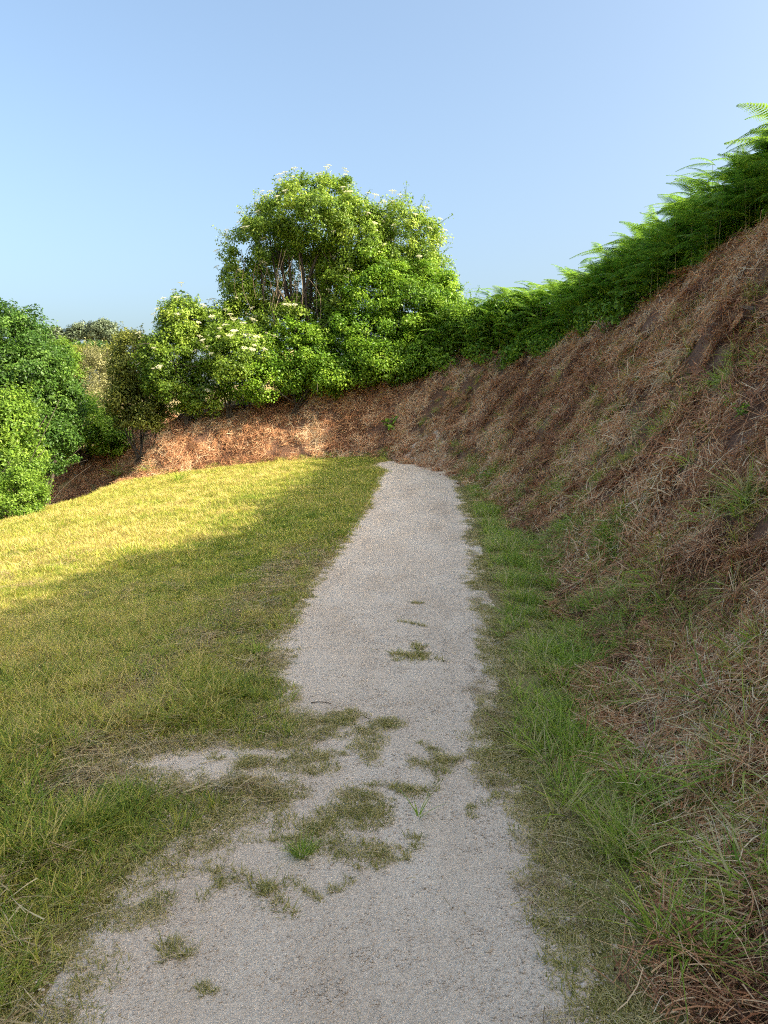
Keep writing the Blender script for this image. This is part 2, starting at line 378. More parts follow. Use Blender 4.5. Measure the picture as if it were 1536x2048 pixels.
def blades(mb, n, radius, h0, h1, w0, bend, rng, lean=0.3, segs=3, rlo=0.0, rhi=0.85, dead=0.12, center=(0, 0, 0), fan=1.0):
    ang = rng.uniform(0, 2 * np.pi, n); rr = radius * np.sqrt(rng.uniform(0, 1, n))
    base = np.stack([rr * np.cos(ang), rr * np.sin(ang), np.full(n, -0.006)], 1) + np.array(center)
    az = ang + rng.normal(0, fan, n)
    out = np.stack([np.cos(az), np.sin(az), np.zeros(n)], 1); sd = np.stack([-np.sin(az), np.cos(az), np.zeros(n)], 1)
    h = rng.uniform(h0, h1, n); ln = np.abs(rng.normal(lean, lean * 0.6, n)); bd_ = rng.uniform(0.2, 1, n) * bend
    w_ = w0 * rng.uniform(0.6, 1.3, n); val = rng.uniform(rlo, rhi, n); val = np.where(rng.uniform(0, 1, n) < dead, rng.uniform(0.9, 1.0, n), val)
    tw = rng.normal(0, 0.5, n)
    V = np.zeros((n, (segs + 1) * 2, 3))
    for k in range(segs + 1):
        t = k / segs
        hor = h * (ln * t + bd_ * t * t); ver = h * (t - 0.45 * bd_ * t * t)
        c = base + out * hor[:, None]; c[:, 2] += ver
        ww = w_ * (1 - t ** 1.6) * 0.5 + 0.0002
        sk = sd * np.cos(tw * t)[:, None] + out * np.sin(tw * t)[:, None]
        V[:, 2 * k] = c - sk * ww[:, None]; V[:, 2 * k + 1] = c + sk * ww[:, None]
    f = np.array([[2 * k, 2 * k + 1, 2 * k + 3, 2 * k + 2] for k in range(segs)])
    F = (np.arange(n)[:, None, None] * (segs + 1) * 2 + f[None]).reshape(-1, 4)
    mb.add(V.reshape(-1, 3), F, np.repeat(val, (segs + 1) * 2))

def straws(mb, n, radius, l0, l1, w0, rng, spread=0.7, up=0.10, rlo=0, rhi=1, lift=0.03):
    ang = rng.uniform(0, 2 * np.pi, n); rr = radius * np.sqrt(rng.uniform(0, 1, n))
    c = np.stack([rr * np.cos(ang), rr * np.sin(ang), rng.uniform(0.0, lift, n)], 1)
    az = rng.normal(0, spread, n) + np.where(rng.uniform(0, 1, n) < 0.5, np.pi, 0)
    el = rng.normal(0.05, up, n); ln = rng.uniform(l0, l1, n) ; cv = rng.normal(0, 0.25, n); cz = rng.uniform(0, 0.12, n)
    d = np.stack([np.cos(az) * np.cos(el), np.sin(az) * np.cos(el), np.sin(el)], 1); sd = np.stack([-np.sin(az), np.cos(az), np.zeros(n)], 1)
    w_ = w0 * rng.uniform(0.5, 1.3, n); val = rng.uniform(rlo, rhi, n)
    V = np.zeros((n, 8, 3))
    tilt = rng.uniform(-0.8, 0.8, n)
    wd = sd * np.cos(tilt)[:, None] + np.array([0, 0, 1]) * np.sin(tilt)[:, None]
    for k in range(4):
        t = k / 3 - 0.5
        p = c + d * (ln * t)[:, None] + sd * (cv * ln * t * t)[:, None]; p[:, 2] += ln * cz * (0.25 - t * t) * 2
        ww = (w_ * (1.0 - 0.4 * k / 3) * 0.5)[:, None]
        V[:, 2 * k] = p - wd * ww; V[:, 2 * k + 1] = p + wd * ww
    f = np.array([[0, 1, 3, 2], [2, 3, 5, 4], [4, 5, 7, 6]])
    mb.add(V.reshape(-1, 3), (np.arange(n)[:, None, None] * 8 + f[None]).reshape(-1, 4), np.repeat(val, 8))

def flecks(mb, n, radius, l, rng, rlo=0, rhi=1, lift=0.04):
    ang = rng.uniform(0, 2 * np.pi, n); rr = radius * np.sqrt(rng.uniform(0, 1, n))
    c = np.stack([rr * np.cos(ang), rr * np.sin(ang), rng.uniform(0, lift, n)], 1)
    leaves_at(mb, c, np.tile([0, 0, 1.0], (n, 1)), l, rng, 0.8, rlo, rhi)

def leaves_at(mb, C, Nrm, l, rng, jit=0.6, rlo=0.0, rhi=1.0, wr=0.55, val=None):
    n = len(C); nn = Nrm + rng.normal(0, jit, (n, 3)); nn /= np.linalg.norm(nn, axis=1, keepdims=True) + 1e-9
    t = rng.normal(0, 1, (n, 3)); t[:, 2] -= 0.5; t -= (t * nn).sum(1, keepdims=True) * nn; t /= np.linalg.norm(t, axis=1, keepdims=True) + 1e-9
    b = np.cross(nn, t); L_ = (l * rng.uniform(0.55, 1.35, n))[:, None]
    V = np.stack([C, C + t * L_ * 0.45 - b * L_ * wr * 0.5 + nn * L_ * 0.10, C + t * L_ - nn * L_ * 0.15, C + t * L_ * 0.45 + b * L_ * wr * 0.5 + nn * L_ * 0.10], 1).reshape(-1, 3)
    F = np.arange(n * 4).reshape(n, 4)
    v_ = rng.uniform(rlo, rhi, n) if val is None else val
    mb.add(V, F, np.repeat(v_, 4))

def protos(name, k, fn, mat, seed):
    out = []
    for j in range(k):
        rng = np.random.default_rng(seed + j); mb = MB(); fn(mb, rng); out.append(mb.mesh('%s_%02d' % (name, j), mat))
    return out

rng = np.random.default_rng(7)
P_short = protos('short_grass', 5, lambda mb, r: blades(mb, 34, 0.055, 0.025, 0.075, 0.0042, 0.9, r, 0.5, dead=0.2), M_lawn, 10)
P_mid = protos('mid_grass', 5, lambda mb, r: (blades(mb, 30, 0.07, 0.05, 0.14, 0.0050, 1.0, r, 0.5, dead=0.18), straws(mb, 8, 0.09, 0.05, 0.16, 0.0035, r, 3, 0.3, 0.8, 1.0, 0.04)), M_lawn, 20)
P_far = protos('far_grass', 4, lambda mb, r: blades(mb, 40, 0.12, 0.03, 0.085, 0.008, 0.9, r, 0.6, dead=0.2, segs=2), M_lawn, 30)
P_lush = protos('lush_grass', 5, lambda mb, r: blades(mb, 24, 0.05, 0.10, 0.24, 0.0075, 1.1, r, 0.45, dead=0.07, segs=4), M_verge, 40)
P_moss = protos('mossy_grass', 5, lambda mb, r: (blades(mb, 44, 0.05, 0.008, 0.028, 0.0030, 0.9, r, 0.7, dead=0.25, segs=2, fan=3.0), straws(mb, 4, 0.05, 0.03, 0.08, 0.002, r, 3, 0.1, 0.8, 1, 0.01)), M_moss, 50)
def litter_fn(mb, r):
    straws(mb, 42, 0.17, 0.06, 0.34, 0.0075, r, 0.85, 0.24, 0, 0.95, 0.09); flecks(mb, 26, 0.17, 0.045, r, 0, 0.6, 0.04)
P_litter = protos('litter', 7, litter_fn, M_litter, 60)
def fine_fn(mb, r):
    straws(mb, 70, 0.12, 0.03, 0.20, 0.0036, r, 1.0, 0.2, 0, 0.95, 0.05); flecks(mb, 40, 0.12, 0.022, r, 0, 0.6, 0.03)
P_fine = protos('fine_litter', 6, fine_fn, M_litter, 65)
P_thatch = protos('thatch', 4, lambda mb, r: straws(mb, 40, 0.11, 0.04, 0.20, 0.0038, r, 1.0, 0.12, 0, 1, 0.035), M_thatch, 70)

def sample(x0, x1, y0, y1, dens_fn, maxd):
    """random points with density (per m2) dens_fn(x, y)"""
    n = int((x1 - x0) * (y1 - y0) * maxd); x = rng.uniform(x0, x1, n); y = rng.uniform(y0, y1, n)
    # keep only what may be in view, with margin for a step aside
    ok = np.abs(x) < 0.56 * y + 2.2
    x, y = x[ok], y[ok]; d = dens_fn(x, y); k = rng.uniform(0, 1, len(x)) < d / maxd
    return x[k], y[k]

def xe_of(y): return np.interp(y, [0, 10, 18, 22, 25, 27], [-13, -12.0, -10.4, -9.6, -9.6, -9.8])
lawn_noise = lambda x, y: fbm(x * 0.7, y * 0.7, 77, 3)
def cl_line(x, y):              # row of cut clippings along the lawn
    return np.exp(-((x - np.interp(y, [2, 3.4, 5.0, 7.5, 10, 16], [-1.55, -1.55, -1.45, -1.15, -1.0, -1.0]) + 0.15 * fbm(y * 1.2, x * 0.6, 4)) / 0.22) ** 2) * np.interp(y, [2, 4, 8, 10.5], [1, 1, 1, 0])

def lawn_mask(x, y):
    bd, _ = bank_d(x, y); p = path_sd(x, y)
    m = (bd < 0.15) & (x > xe_of(y)) & (x < 0.2 + 0 * y)
    return m, p, bd
def dens_near(x, y):
    m, p, bd = lawn_mask(x, y)
    return m * sm((p - 0.02 + 0.22 * fbm(x * 3.5, y * 2.0, 21)) / 0.40) * (1 - 0.65 * cl_line(x, y)) * 620 * np.interp(y, [1, 6, 11, 12], [1, 0.7, 0.45, 0])
x, y = sample(-9, 0.2, 1.2, 12, dens_near, 620)
p = path_sd(x, y)
tall = (p > 0.35) & (fbm(x * 1.3, y * 1.3, 91) > -0.15) & (x > -4.5)
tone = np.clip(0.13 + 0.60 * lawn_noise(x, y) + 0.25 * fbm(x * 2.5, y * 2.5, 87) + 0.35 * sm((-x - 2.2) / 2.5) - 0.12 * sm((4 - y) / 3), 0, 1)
def place(name, x, y, size, protos_, tone, jit=0.15, aim=None, **pr):
    n = normals(x, y); ang = rng.uniform(0, 2 * np.pi, len(x)) if aim is None else aim
    P = np.stack([x, y, surf(x, y)], 1)
    return scatter(name, P, euler_from(n, ang, jit, rng), size, protos_, tone, rng, **pr)
up_n = lambda n: n
tone = tone + 0.06
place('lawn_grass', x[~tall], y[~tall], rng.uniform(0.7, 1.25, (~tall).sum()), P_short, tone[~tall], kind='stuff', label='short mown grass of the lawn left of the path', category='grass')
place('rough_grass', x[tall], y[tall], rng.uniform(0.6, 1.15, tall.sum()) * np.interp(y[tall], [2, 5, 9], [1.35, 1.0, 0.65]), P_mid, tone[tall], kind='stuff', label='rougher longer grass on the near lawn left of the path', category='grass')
def dens_far(x, y):
    m, p, bd = lawn_mask(x, y)
    return m * sm((p + 0.05) / 0.25) * 170 * np.interp(y, [8.5, 12, 28], [0, 1, 1])
x, y = sample(-14, 0.4, 8.5, 27, dens_far, 170)
stripe = fbm(x * 0.5 + y * 0.35, y * 0.12, 14)
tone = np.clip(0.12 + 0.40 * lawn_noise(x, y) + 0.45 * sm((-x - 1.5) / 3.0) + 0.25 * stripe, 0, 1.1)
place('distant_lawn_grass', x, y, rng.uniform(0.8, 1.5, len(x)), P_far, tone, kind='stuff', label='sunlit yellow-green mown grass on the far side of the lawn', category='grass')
# clippings
def dens_cl(x, y):
    m, p, bd = lawn_mask(x, y); return m * (cl_line(x, y) * 170 + 34 * (fbm(x * 1.6, y * 1.6, 61) > 0.08) + 25 * (x < -1.2) * (y < 3.6) * (fbm(x * 2, y * 2, 66) > -0.1)) * (p > 0.05)
x, y = sample(-6, 0, 1.3, 12, dens_cl, 200)
place('grass_clippings', x, y, rng.uniform(0.7, 1.2, len(x)), P_thatch, rng.uniform(0, 1, len(x)), kind='stuff', label='dry cut grass lying in a row along the lawn', category='clippings')

# mossy grass creeping over the path edges
ELL = [(695, 1627, 75, 62), (640, 1462, 110, 28), (560, 1455, 70, 30), (745, 1490, 34, 50), (480, 1590, 60, 30), (540, 1600, 60, 28), (400, 1640, 90, 45), (1000, 1520, 55, 70), (1060, 1600, 50, 60), (985, 1430, 35, 50), (1120, 1720, 45, 60), (1170, 1850, 40, 70), (1230, 1980, 50, 70), (990, 1330, 26, 60), (640, 1680, 70, 26), (720, 1710, 60, 20), (620, 1530, 60, 22), (560, 1540, 34, 20), (770, 1455, 40, 22), (690, 1440, 60, 16), (500, 1535, 34, 14), (870, 1530, 40, 18), (830, 1590, 26, 14), (600, 1700, 40, 18), (545, 1785, 42, 14), (440, 1770, 26, 26), (350, 1905, 46, 16), (830, 1310, 34, 10), (270, 1830, 60, 30)]
ELLW = []
for (u, v, ru, rv) in ELL:
    c = ground_px(u, v); r1 = ground_px(u + ru, v); t1 = ground_px(u, v - rv); b1 = ground_px(u, v + rv)
    ELLW.append((c[0], (t1[1] + b1[1]) / 2, abs(r1[0] - c[0]), abs(t1[1] - b1[1]) / 2))
def ell_mask(x, y):
    m = np.zeros_like(x)
    for (a, b, ra, rb) in ELLW: m = np.maximum(m, 1 - ((x - a) / ra) ** 2 - ((y - b) / rb) ** 2 + 0.9 * fbm(x * 9, y * 9, 23, 2))
    return m
def dens_moss(x, y):
    p = path_sd(x, y); bd, _ = bank_d(x, y)
    right = (x > -0.1) & (bd < 0.2)
    e = sm((p + 0.10 + 0.12 * fbm(x * 3.0, y * 1.3, 29)) / 0.22) * (p < np.where(right, np.interp(y, [2, 5, 8], [0.75, 0.6, 0.9]), 0.9)) * np.where(right, 1.0, 0.75) * (p > -0.3)
    patch = sm(ell_mask(x, y) * 2.5 - 0.03) * (fbm(x * 12, y * 12, 39, 2) > -0.45)
    hole = np.where(right, (fbm(x * 4, y * 2, 49) > np.interp(y, [2.2, 4], [-0.6, -0.12])), 1)
    return np.maximum(e * hole, patch) * 1300 * np.interp(y, [1, 6, 12, 26], [1, 0.7, 0.45, 0.2]) * (bd < 0.3)
x, y = sample(-2.4, 2.4, 1.2, 25, dens_moss, 1300)
place('mossy_grass', x, y, rng.uniform(0.6, 1.2, len(x)) * np.interp(y, [2, 10, 25], [1, 1.3, 2.0]), P_moss, rng.uniform(0, 1, len(x)), kind='stuff', label='thin mossy grass creeping over the gravel edges', category='grass')

# dry straw fringe along the right edge
def dens_fr(x, y):
    p = path_sd(x, y); return (x > 0) * (p > -0.04) * (p < 0.35) * np.clip(0.4 + 1.2 * fbm(x * 2.5, y * 2.5, 64), 0, 1) * np.interp(y, [1, 3, 8, 20], [110, 80, 50, 20])
x, y = sample(0, 2.5, 1.2, 20, dens_fr, 110)
place('straw_fringe', x, y, rng.uniform(0.4, 0.85, len(x)), P_thatch, rng.uniform(0, 1, len(x)), 0.06, kind='stuff', label='dry straw bits strewn along the right edge of the gravel', category='straw')
# green verge between path and bank
def dens_verge(x, y):
    p = path_sd(x, y); bd, _ = bank_d(x, y)
    band = sm((p - 0.16) / 0.2) * sm((np.interp(y, [2, 4, 6], [1.3, 1.0, 0.75]) + 0.5 * fbm(x * 1.1, y * 1.1, 88) - bd) / 0.5)
    cl = sm((fbm(x * 2.2, y * 2.2, 35, 2) + 0.30) / 0.35)
    near = np.interp(y, [1.5, 4.5, 6], [0.7, 0.8, 1])
    return (x > 0) * band * cl * near * 330 * np.interp(y, [2, 8, 24], [0.8, 1.0, 0.6])
x, y = sample(0, 4, 1.2, 24, dens_verge, 330)
bd, _ = bank_d(x, y)
place('verge_grass', x, y, rng.uniform(0.3, 0.85, len(x)) * np.interp(y, [3, 6, 12], [1.05, 1.15, 1.3]), P_lush, np.clip(rng.normal(0.38, 0.25, len(x)) + 0.3 * fbm(x, y, 19), -0.3, 1), 0.2, kind='stuff', label='lush green grass on the verge between path and bank', category='grass')

# brown litter over the bank
def dens_lit(x, y):
    bd, h = bank_d(x, y); W = h * 0.88
    return (bd > np.interp(y, [2, 4.5, 6], [-0.1, -0.1, -0.1]) + 0.3 * fbm(x * 1.5, y * 1.5, 71)) * (bd < W + 0.7) * np.interp(y, [1, 5, 12, 30], [105, 80, 50, 42]) * np.clip(1.0 + 0.9 * fbm(x * 2.0, y * 2.0, 107, 2), 0.25, 1.5) * np.where(fbm(x * 1.1, y * 1.1, 133, 3) < -0.22, 0.22, 1.1)
x, y = sample(-12, 12, 1.0, 31, dens_lit, 150)
e = 0.15
gx_ = (height(x + e, y) - height(x - e, y)); gy_ = (height(x, y + e) - height(x, y - e))
aim = np.arctan2(gy_, gx_) + rng.normal(0, 0.45, len(x)) + 0.5 * fbm(x * 0.8, y * 0.8, 13)
tone = np.clip(0.14 + 0.22 * sm((y - 22) / 3) + 1.4 * fbm(x * 0.8, y * 0.8, 99) + 0.6 * fbm(x * 2.6, y * 2.6, 103, 2) + rng.normal(0, 0.12, len(x)), -0.6, 0.8)
nr = (np.hypot(x, y) + rng.normal(0, 0.8, len(x))) < 6.5
x2, y2, aim2, tone2 = (np.repeat(q_[nr], 3) for q_ in (x, y, aim, tone))
x2 = x2 + rng.normal(0, 0.07, len(x2)); y2 = y2 + rng.normal(0, 0.07, len(x2))
place('bracken_litter', x[~nr], y[~nr], rng.uniform(0.7, 1.25, (~nr).sum()) * np.interp(y[~nr], [4, 8, 25], [0.85, 1.0, 1.25]), P_litter, tone[~nr], 0.22, aim[~nr], kind='stuff', label='cut dry brown bracken stalks matted over the bank', category='litter')
place('fine_litter', x2, y2, rng.uniform(0.8, 1.3, len(x2)), P_fine, tone2, 0.25, aim2 + rng.normal(0, 0.4, len(x2)), kind='stuff', label='fine broken stalks and leaf litter on the near bank', category='litter')
# thin green and straw growth in patches on the bank
def dens_bg(x, y):
    bd, h = bank_d(x, y); return (bd > 0.1) * (bd < h * 0.88) * (fbm(x * 0.9, y * 0.9, 123, 2) > np.interp(bd / h, [0.1, 0.45, 0.7], [-0.3, -0.1, 0.2])) * (fbm(x * 3, y * 3, 125, 2) > -0.1) * np.interp(y, [1, 6, 30], [70, 60, 30])
x, y = sample(-2, 9, 1.2, 25, dens_bg, 70)
place('bank_grass', x, y, rng.uniform(0.5, 1.4, len(x)), P_mid + P_lush[:2], rng.uniform(0.0, 0.6, len(x)), 0.3, kind='stuff', label='thin grass sprouting in patches through the brown bank', category='grass')
# weeds in the hollow beyond the lawn
def dens_h(x, y): return ((x < -8.6) & (bank_d(x, y)[0] < 0) & (y > 26)) * 34.0
x, y = sample(-24, -8.6, 26, 37, dens_h, 34)
place('hollow_litter', x, y, rng.uniform(0.9, 1.6, len(x)), P_litter, np.clip(rng.normal(-0.1, 0.3, len(x)), -0.6, 0.5), 0.25, kind='stuff', label='brown litter on the shaded slope of the hollow behind the lawn', category='litter')

# bits of straw and dust-dry leaf on the path
P_bits = protos('path_bits', 4, lambda mb, r: (straws(mb, 5, 0.15, 0.02, 0.09, 0.002, r, 3, 0.02, 0, 1, 0.002), flecks(mb, 4, 0.15, 0.012, r, 0, 1, 0.003)), M_thatch, 75)
def dens_bits(x, y): return (path_sd(x, y) < 0.1) * np.clip(0.5 + 1.3 * fbm(x * 1.2, y * 1.2, 204), 0.05, 1) * np.interp(y, [1, 10], [16, 8])
x, y = sample(-1.8, 1.6, 1.2, 16, dens_bits, 16)
place('path_litter', x, y, rng.uniform(0.7, 1.3, len(x)), P_bits, rng.uniform(0, 1, len(x)), 0.02, kind='stuff', label='scattered straw and leaf bits on the gravel path', category='litter')
# loose gravel grains
def grain(mb, r, n=1, s=0.006):
    ic = np.array([(-1, -1, -.6), (1, -1, -.6), (1, 1, -.6), (-1, 1, -.6), (-.7, -.7, .5), (.7, -.8, .6), (.75, .7, .4), (-.8, .7, .6)])
    F = np.array([(0, 1, 5, 4), (1, 2, 6, 5), (2, 3, 7, 6), (3, 0, 4, 7), (4, 5, 6, 7), (3, 2, 1, 0)])
    for _ in range(n):
        c = np.array([*r.uniform(-0.08, 0.08, 2), 0.0]); sc_ = s * r.uniform(0.35, 1.3) * np.array([1, r.uniform(0.6, 1), r.uniform(0.4, 0.8)])
        V = ic * (1 + r.normal(0, 0.18, ic.shape)) * sc_; a_ = r.uniform(0, 6.28)
        R = np.array([[math.cos(a_), -math.sin(a_), 0], [math.sin(a_), math.cos(a_), 0], [0, 0, 1]])
        mb.add(V @ R.T + c, F, r.uniform(0, 1))
P_grain = protos('grain', 6, lambda mb, r: grain(mb, r, 30, 0.0036), M_stone, 80)
def dens_gr(x, y):
    p = path_sd(x, y); return (p < 0.25) * (95 + 150 * np.exp(-(p / 0.12) ** 2) * (x > 0) + 60 * (fbm(x * 2, y * 2, 3) > 0.1)) * np.interp(y, [1, 5, 9], [1, 0.8, 0.15])
x, y = sample(-1.8, 1.6, 1.2, 9, dens_gr, 305)
P = np.stack([x, y, surf(x, y) + 0.001], 1)
scatter('gravel', P, np.stack([0 * x, 0 * x, rng.uniform(0, 6.28, len(x))], 1), rng.uniform(0.6, 1.3, len(x)), P_grain, 0 * x, rng, kind='stuff', label='loose pale gravel grains strewn over the path', category='gravel')

# ------------------------------------------------------------------ bracken
def frond_mesh(name, seed):
    r = np.random.default_rng(seed); mb = MB(); n = 17
    ts = np.linspace(0, 1, 16); droop = r.uniform(0.35, 0.7)
    def rach(t): return np.array([t, 0.05 * math.sin(t * 2 + seed), 0.25 * t - droop * t * t])
    tube(mb, [rach(t) for t in ts], np.interp(ts, [0, 1], [0.007, 0.0015]), 4, 0.6)
    C = []; T = []; Lh = []; Nn = []; Vv = []
    for k in range(n):
        t = 0.12 + 0.86 * (k / (n - 1)) ** 0.9
        L_ = 0.36 * (1 - t) ** 0.8 * (0.75 + 0.25 * min(1, k / 3)) + 0.025
        o = rach(t); tg = rach(min(1, t + 0.02)) - rach(t - 0.02); tg /= np.linalg.norm(tg)
        up = np.array([-tg[2], 0, tg[0]])
        for sgn in (-1, 1):
            fa = rad(62) + r.normal(0, 0.06)
            ax = tg * math.cos(fa) + np.array([0, sgn, 0]) * math.sin(fa); ax[2] -= 0.10 + r.uniform(0, 0.15); ax /= np.linalg.norm(ax)
            m_ = max(4, int(L_ / 0.026)); v0 = r.uniform(0.15, 0.85)
            nn = up - (up @ ax) * ax; nn /= np.linalg.norm(nn); bb = np.cross(nn, ax)
            for j in range(m_):
                s_ = (j + 0.5) / m_; c = o + ax * L_ * s_ - nn * 0.12 * L_ * s_ * s_
                pl = (0.055 * (1 - s_) ** 0.7 + 0.012) * (0.6 + 0.4 * L_ / 0.36)
                for q_ in (-1, 1):
                    dr = bb * q_ * 0.9 + ax * 0.45 - nn * 0.12; C.append(c); T.append(dr / np.linalg.norm(dr)); Lh.append(pl); Nn.append(nn + bb * q_ * 0.25); Vv.append(np.clip(v0 + r.normal(0, 0.1), 0, 1))
    C = np.array(C); T = np.array(T); Lh = np.array(Lh)[:, None]; Nn = np.array(Nn); B = np.cross(Nn, T)
    wd = np.clip(Lh * 0.55, 0.010, 0.026)
    V = np.stack([C - B * wd * 0.5, C + T * Lh * 0.55 - B * wd * 0.55, C + T * Lh, C + T * Lh * 0.4 + B * wd * 0.6], 1).reshape(-1, 3)
    mb.add(V, np.arange(len(C) * 4).reshape(-1, 4), np.repeat(np.array(Vv), 4))
    return mb.mesh(name, M_fern)
FRONDS = [frond_mesh('frond_%d' % k, 300 + k) for k in range(5)]
def stalk_mesh(name, seed):
    r = np.random.default_rng(seed); mb = MB(); b = r.normal(0, 0.06, 2)
    tube(mb, [(b[0] * t * t, b[1] * t * t, t - 0.08) for t in np.linspace(0, 1.05, 6)], np.linspace(0.009, 0.005, 6), 5, r.uniform(0, 1))
    return mb.mesh(name, M_stalk)
STALKS = [stalk_mesh('stalk_%d' % k, 320 + k) for k in range(3)]

prng = random.Random(5)
def bracken(pos, hgt, lean_dir, label, group, nf=6, spread=1.0):
    root = empty('bracken_fern', pos, label=label, category='fern', group=group)
    obj('stalk', STALKS[prng.randrange(3)], root, scale=(1, 1, hgt))
    for k in range(nf):
        az = lean_dir + (k / nf) * 2 * math.pi + prng.uniform(-0.5, 0.5)
        if prng.random() < 0.18: az = lean_dir + prng.uniform(-0.9, 0.9)
        t = prng.uniform(0.3, 1.0); s_ = prng.uniform(0.5, 0.88) * spread
        obj('frond', FRONDS[prng.randrange(5)], root, (0, 0, hgt * t), (prng.uniform(-0.3, 0.3), -prng.uniform(0.0, 0.9) * (0.4 + t * 0.6), az), (s_, s_, s_))
    return root
crest = []
for k in range(len(FOOT) - 1):
    a_, b_ = FOOT[k], FOOT[k + 1]; d = b_[:2] - a_[:2]; L_ = np.hypot(*d); n_ = np.array([d[1], -d[0]]) / L_
    for t in np.arange(0, 1, 0.1 / max(L_, 0.1)):
        c = a_ + (b_ - a_) * t; crest.append((c[0], c[1], c[2], n_[0], n_[1]))
crest = np.array(crest)
sel = crest[(crest[:, 1] > 7.0) & (crest[:, 0] > -2.8) & (crest[:, 1] < 26.5)]
ZONES = [(11.2, 'tall bracken at the right edge of the photo'), (13.4, 'bracken beside the one at the right edge'), (15.5, 'bracken above the reddest litter'), (18, 'bracken mid-way along the crest'), (20.5, 'bracken where the crest starts to dip'), (23, 'bracken over the low end of the bank'), (99, 'bracken next to the elder thicket')]
nb = 0
for row, (off, cnt) in enumerate([(-0.1, 76), (0.35, 72), (0.85, 66), (1.4, 56)]):
    for k in range(cnt):
        c = sel[int((k + prng.random() * 0.8) / cnt * (len(sel) - 1))]
        d = c[2] * 0.88 + off + prng.uniform(-0.25, 0.3)
        x_, y_ = c[0] + c[3] * d, c[1] + c[4] * d
        if x_ > 0.62 * y_ + 1.0: continue
        zn = next(l for lim, l in ZONES if c[1] < lim)
        far = c[1] > 19
        hg = prng.uniform(1.3, 1.95) * (1.25 if far else 1.25 if c[1] > 12.5 else 1.12) * (0.62 if row == 0 else 0.85 if row == 1 else 1.0)
        zn += (', lowest row over the litter', ', second row from the litter', ', in the rows behind', ', in the rows behind')[row]
        bracken((x_, y_, float(height(x_, y_))), hg, math.atan2(-c[4], -c[3]), zn, 'bracken along the bank crest', prng.randint(8, 10), 1.0); nb += 1
# whole dead fronds lying in the litter
def dead_frond(mb, r):
    src = FRONDS[r.integers(5)]; n = len(src.vertices); v = np.empty(n * 3, np.float32); src.vertices.foreach_get('co', v); v = v.reshape(-1, 3).copy(); v[:, 2] = v[:, 2] * 0.25 + 0.03 + r.normal(0, 0.012, n)
    mb.add(v, np.array([p_.vertices[:] for p_ in src.polygons]), np.clip(r.normal(0.35, 0.25, n), 0, 1))
P_dead = protos('dead_frond', 5, dead_frond, M_litter, 470)
def dens_df(x, y):
    bd, h = bank_d(x, y); return (bd > 0.25) * (bd < h * 0.88 + 0.2) * 9.0 * np.clip(0.5 + 1.3 * fbm(x * 1.3, y * 1.3, 211), 0, 1)
x, y = sample(-9, 9, 2.0, 28, dens_df, 9)
aim = np.arctan2(height(x, y + e) - height(x, y - e), height(x + e, y) - height(x - e, y)) + math.pi + rng.normal(0, 0.8, len(x))
place('dead_bracken', x, y, rng.uniform(0.3, 0.65, len(x)), P_dead, rng.uniform(-0.2, 0.5, len(x)), 0.15, aim, kind='stuff', label='whole dead brown bracken fronds lying on the bank', category='dead bracken')
# deeper, unseen and off-frame bracken of the plateau as one mass
xs_ = []; 
for c in crest[(crest[:, 1] < 25.0) & (crest[:, 1] > -14)][::2]:
    for k in range(7):
        d = c[2] * 0.88 + (prng.uniform(0.5, 3.0) if (c[1] > 7) else prng.uniform(-0.1, 2.5)); xs_.append((c[0] + c[3] * d, c[1] + c[4] * d))
xs_ = np.array(xs_); bm_ = []
def clump_fern(mb, r):
    for k in range(7):
        src = FRONDS[k % 5]; n = len(src.vertices); v = np.empty(n * 3, np.float32); src.vertices.foreach_get('co', v); v = v.reshape(-1, 3)
        F = np.array([p_.vertices[:] for p_ in src.polygons]); s_ = r.uniform(0.6, 0.95)
        M = np.array(Euler((r.uniform(-.3, .3), -r.uniform(0, .9), k * 0.9 + r.uniform(-.4, .4))).to_matrix())
        mb.add((v * s_) @ M.T + np.array([0, 0, r.uniform(0.4, 1.6)]), F, np.clip(r.uniform(0.2, 0.8), 0, 1))
P_fern = protos('fern_clump', 3, clump_fern, M_fern, 400)
zs_ = height(xs_[:, 0], xs_[:, 1])
scatter('bracken_mass', np.stack([xs_[:, 0], xs_[:, 1], zs_], 1), np.stack([0 * zs_, 0 * zs_, rng.uniform(0, 6.28, len(zs_))], 1), rng.uniform(0.85, 1.25, len(zs_)), P_fern, 0 * zs_, rng, kind='stuff', label='dense green bracken on the top of the bank', category='bracken')

# low leafy undergrowth at the foot of the bracken
def under_fn(mb, r):
    n = 150; c = r.normal(0, 1, (n, 3)); c /= np.linalg.norm(c, axis=1, keepdims=True); c *= r.uniform(0.3, 1, (n, 1)) ** 0.5 * np.array([0.32, 0.32, 0.26]); c[:, 2] += 0.2
    leaves_at(mb, c, c * 2 + [0, 0, 0.4], 0.085, r, 0.5, 0.05, 0.85)
P_under = protos('undergrowth_clump', 5, under_fn, M_ivy, 450)
uc = crest[(crest[:, 1] > 9) & (crest[:, 1] < 26.3) & (crest[:, 0] > -3.5)]
pts_ = []
for c in uc:
    for k in range(3):
        d = c[2] * 0.88 + prng.uniform(-0.3 if c[1] > 17 else 0.1, 1.9); pts_.append((c[0] + c[3] * d, c[1] + c[4] * d, prng.uniform(0.7, 1.5)))
pts_ = np.array(pts_)
place('undergrowth', pts_[:, 0], pts_[:, 1], pts_[:, 2], P_under, 0 * pts_[:, 0], 0.2, kind='stuff', label='low leafy undergrowth at the foot of the bracken along the bank crest', category='undergrowth')

# ------------------------------------------------------------------ shrubs and trees
def lobe(u, v, ru, rv, Y, ry=None):
    c = at(u, v, Y); rx = ru / FPX * Y; rz = rv / FPX * Y
    return (c, np.array([rx, ry if ry else (rx + rz) / 2, rz]))

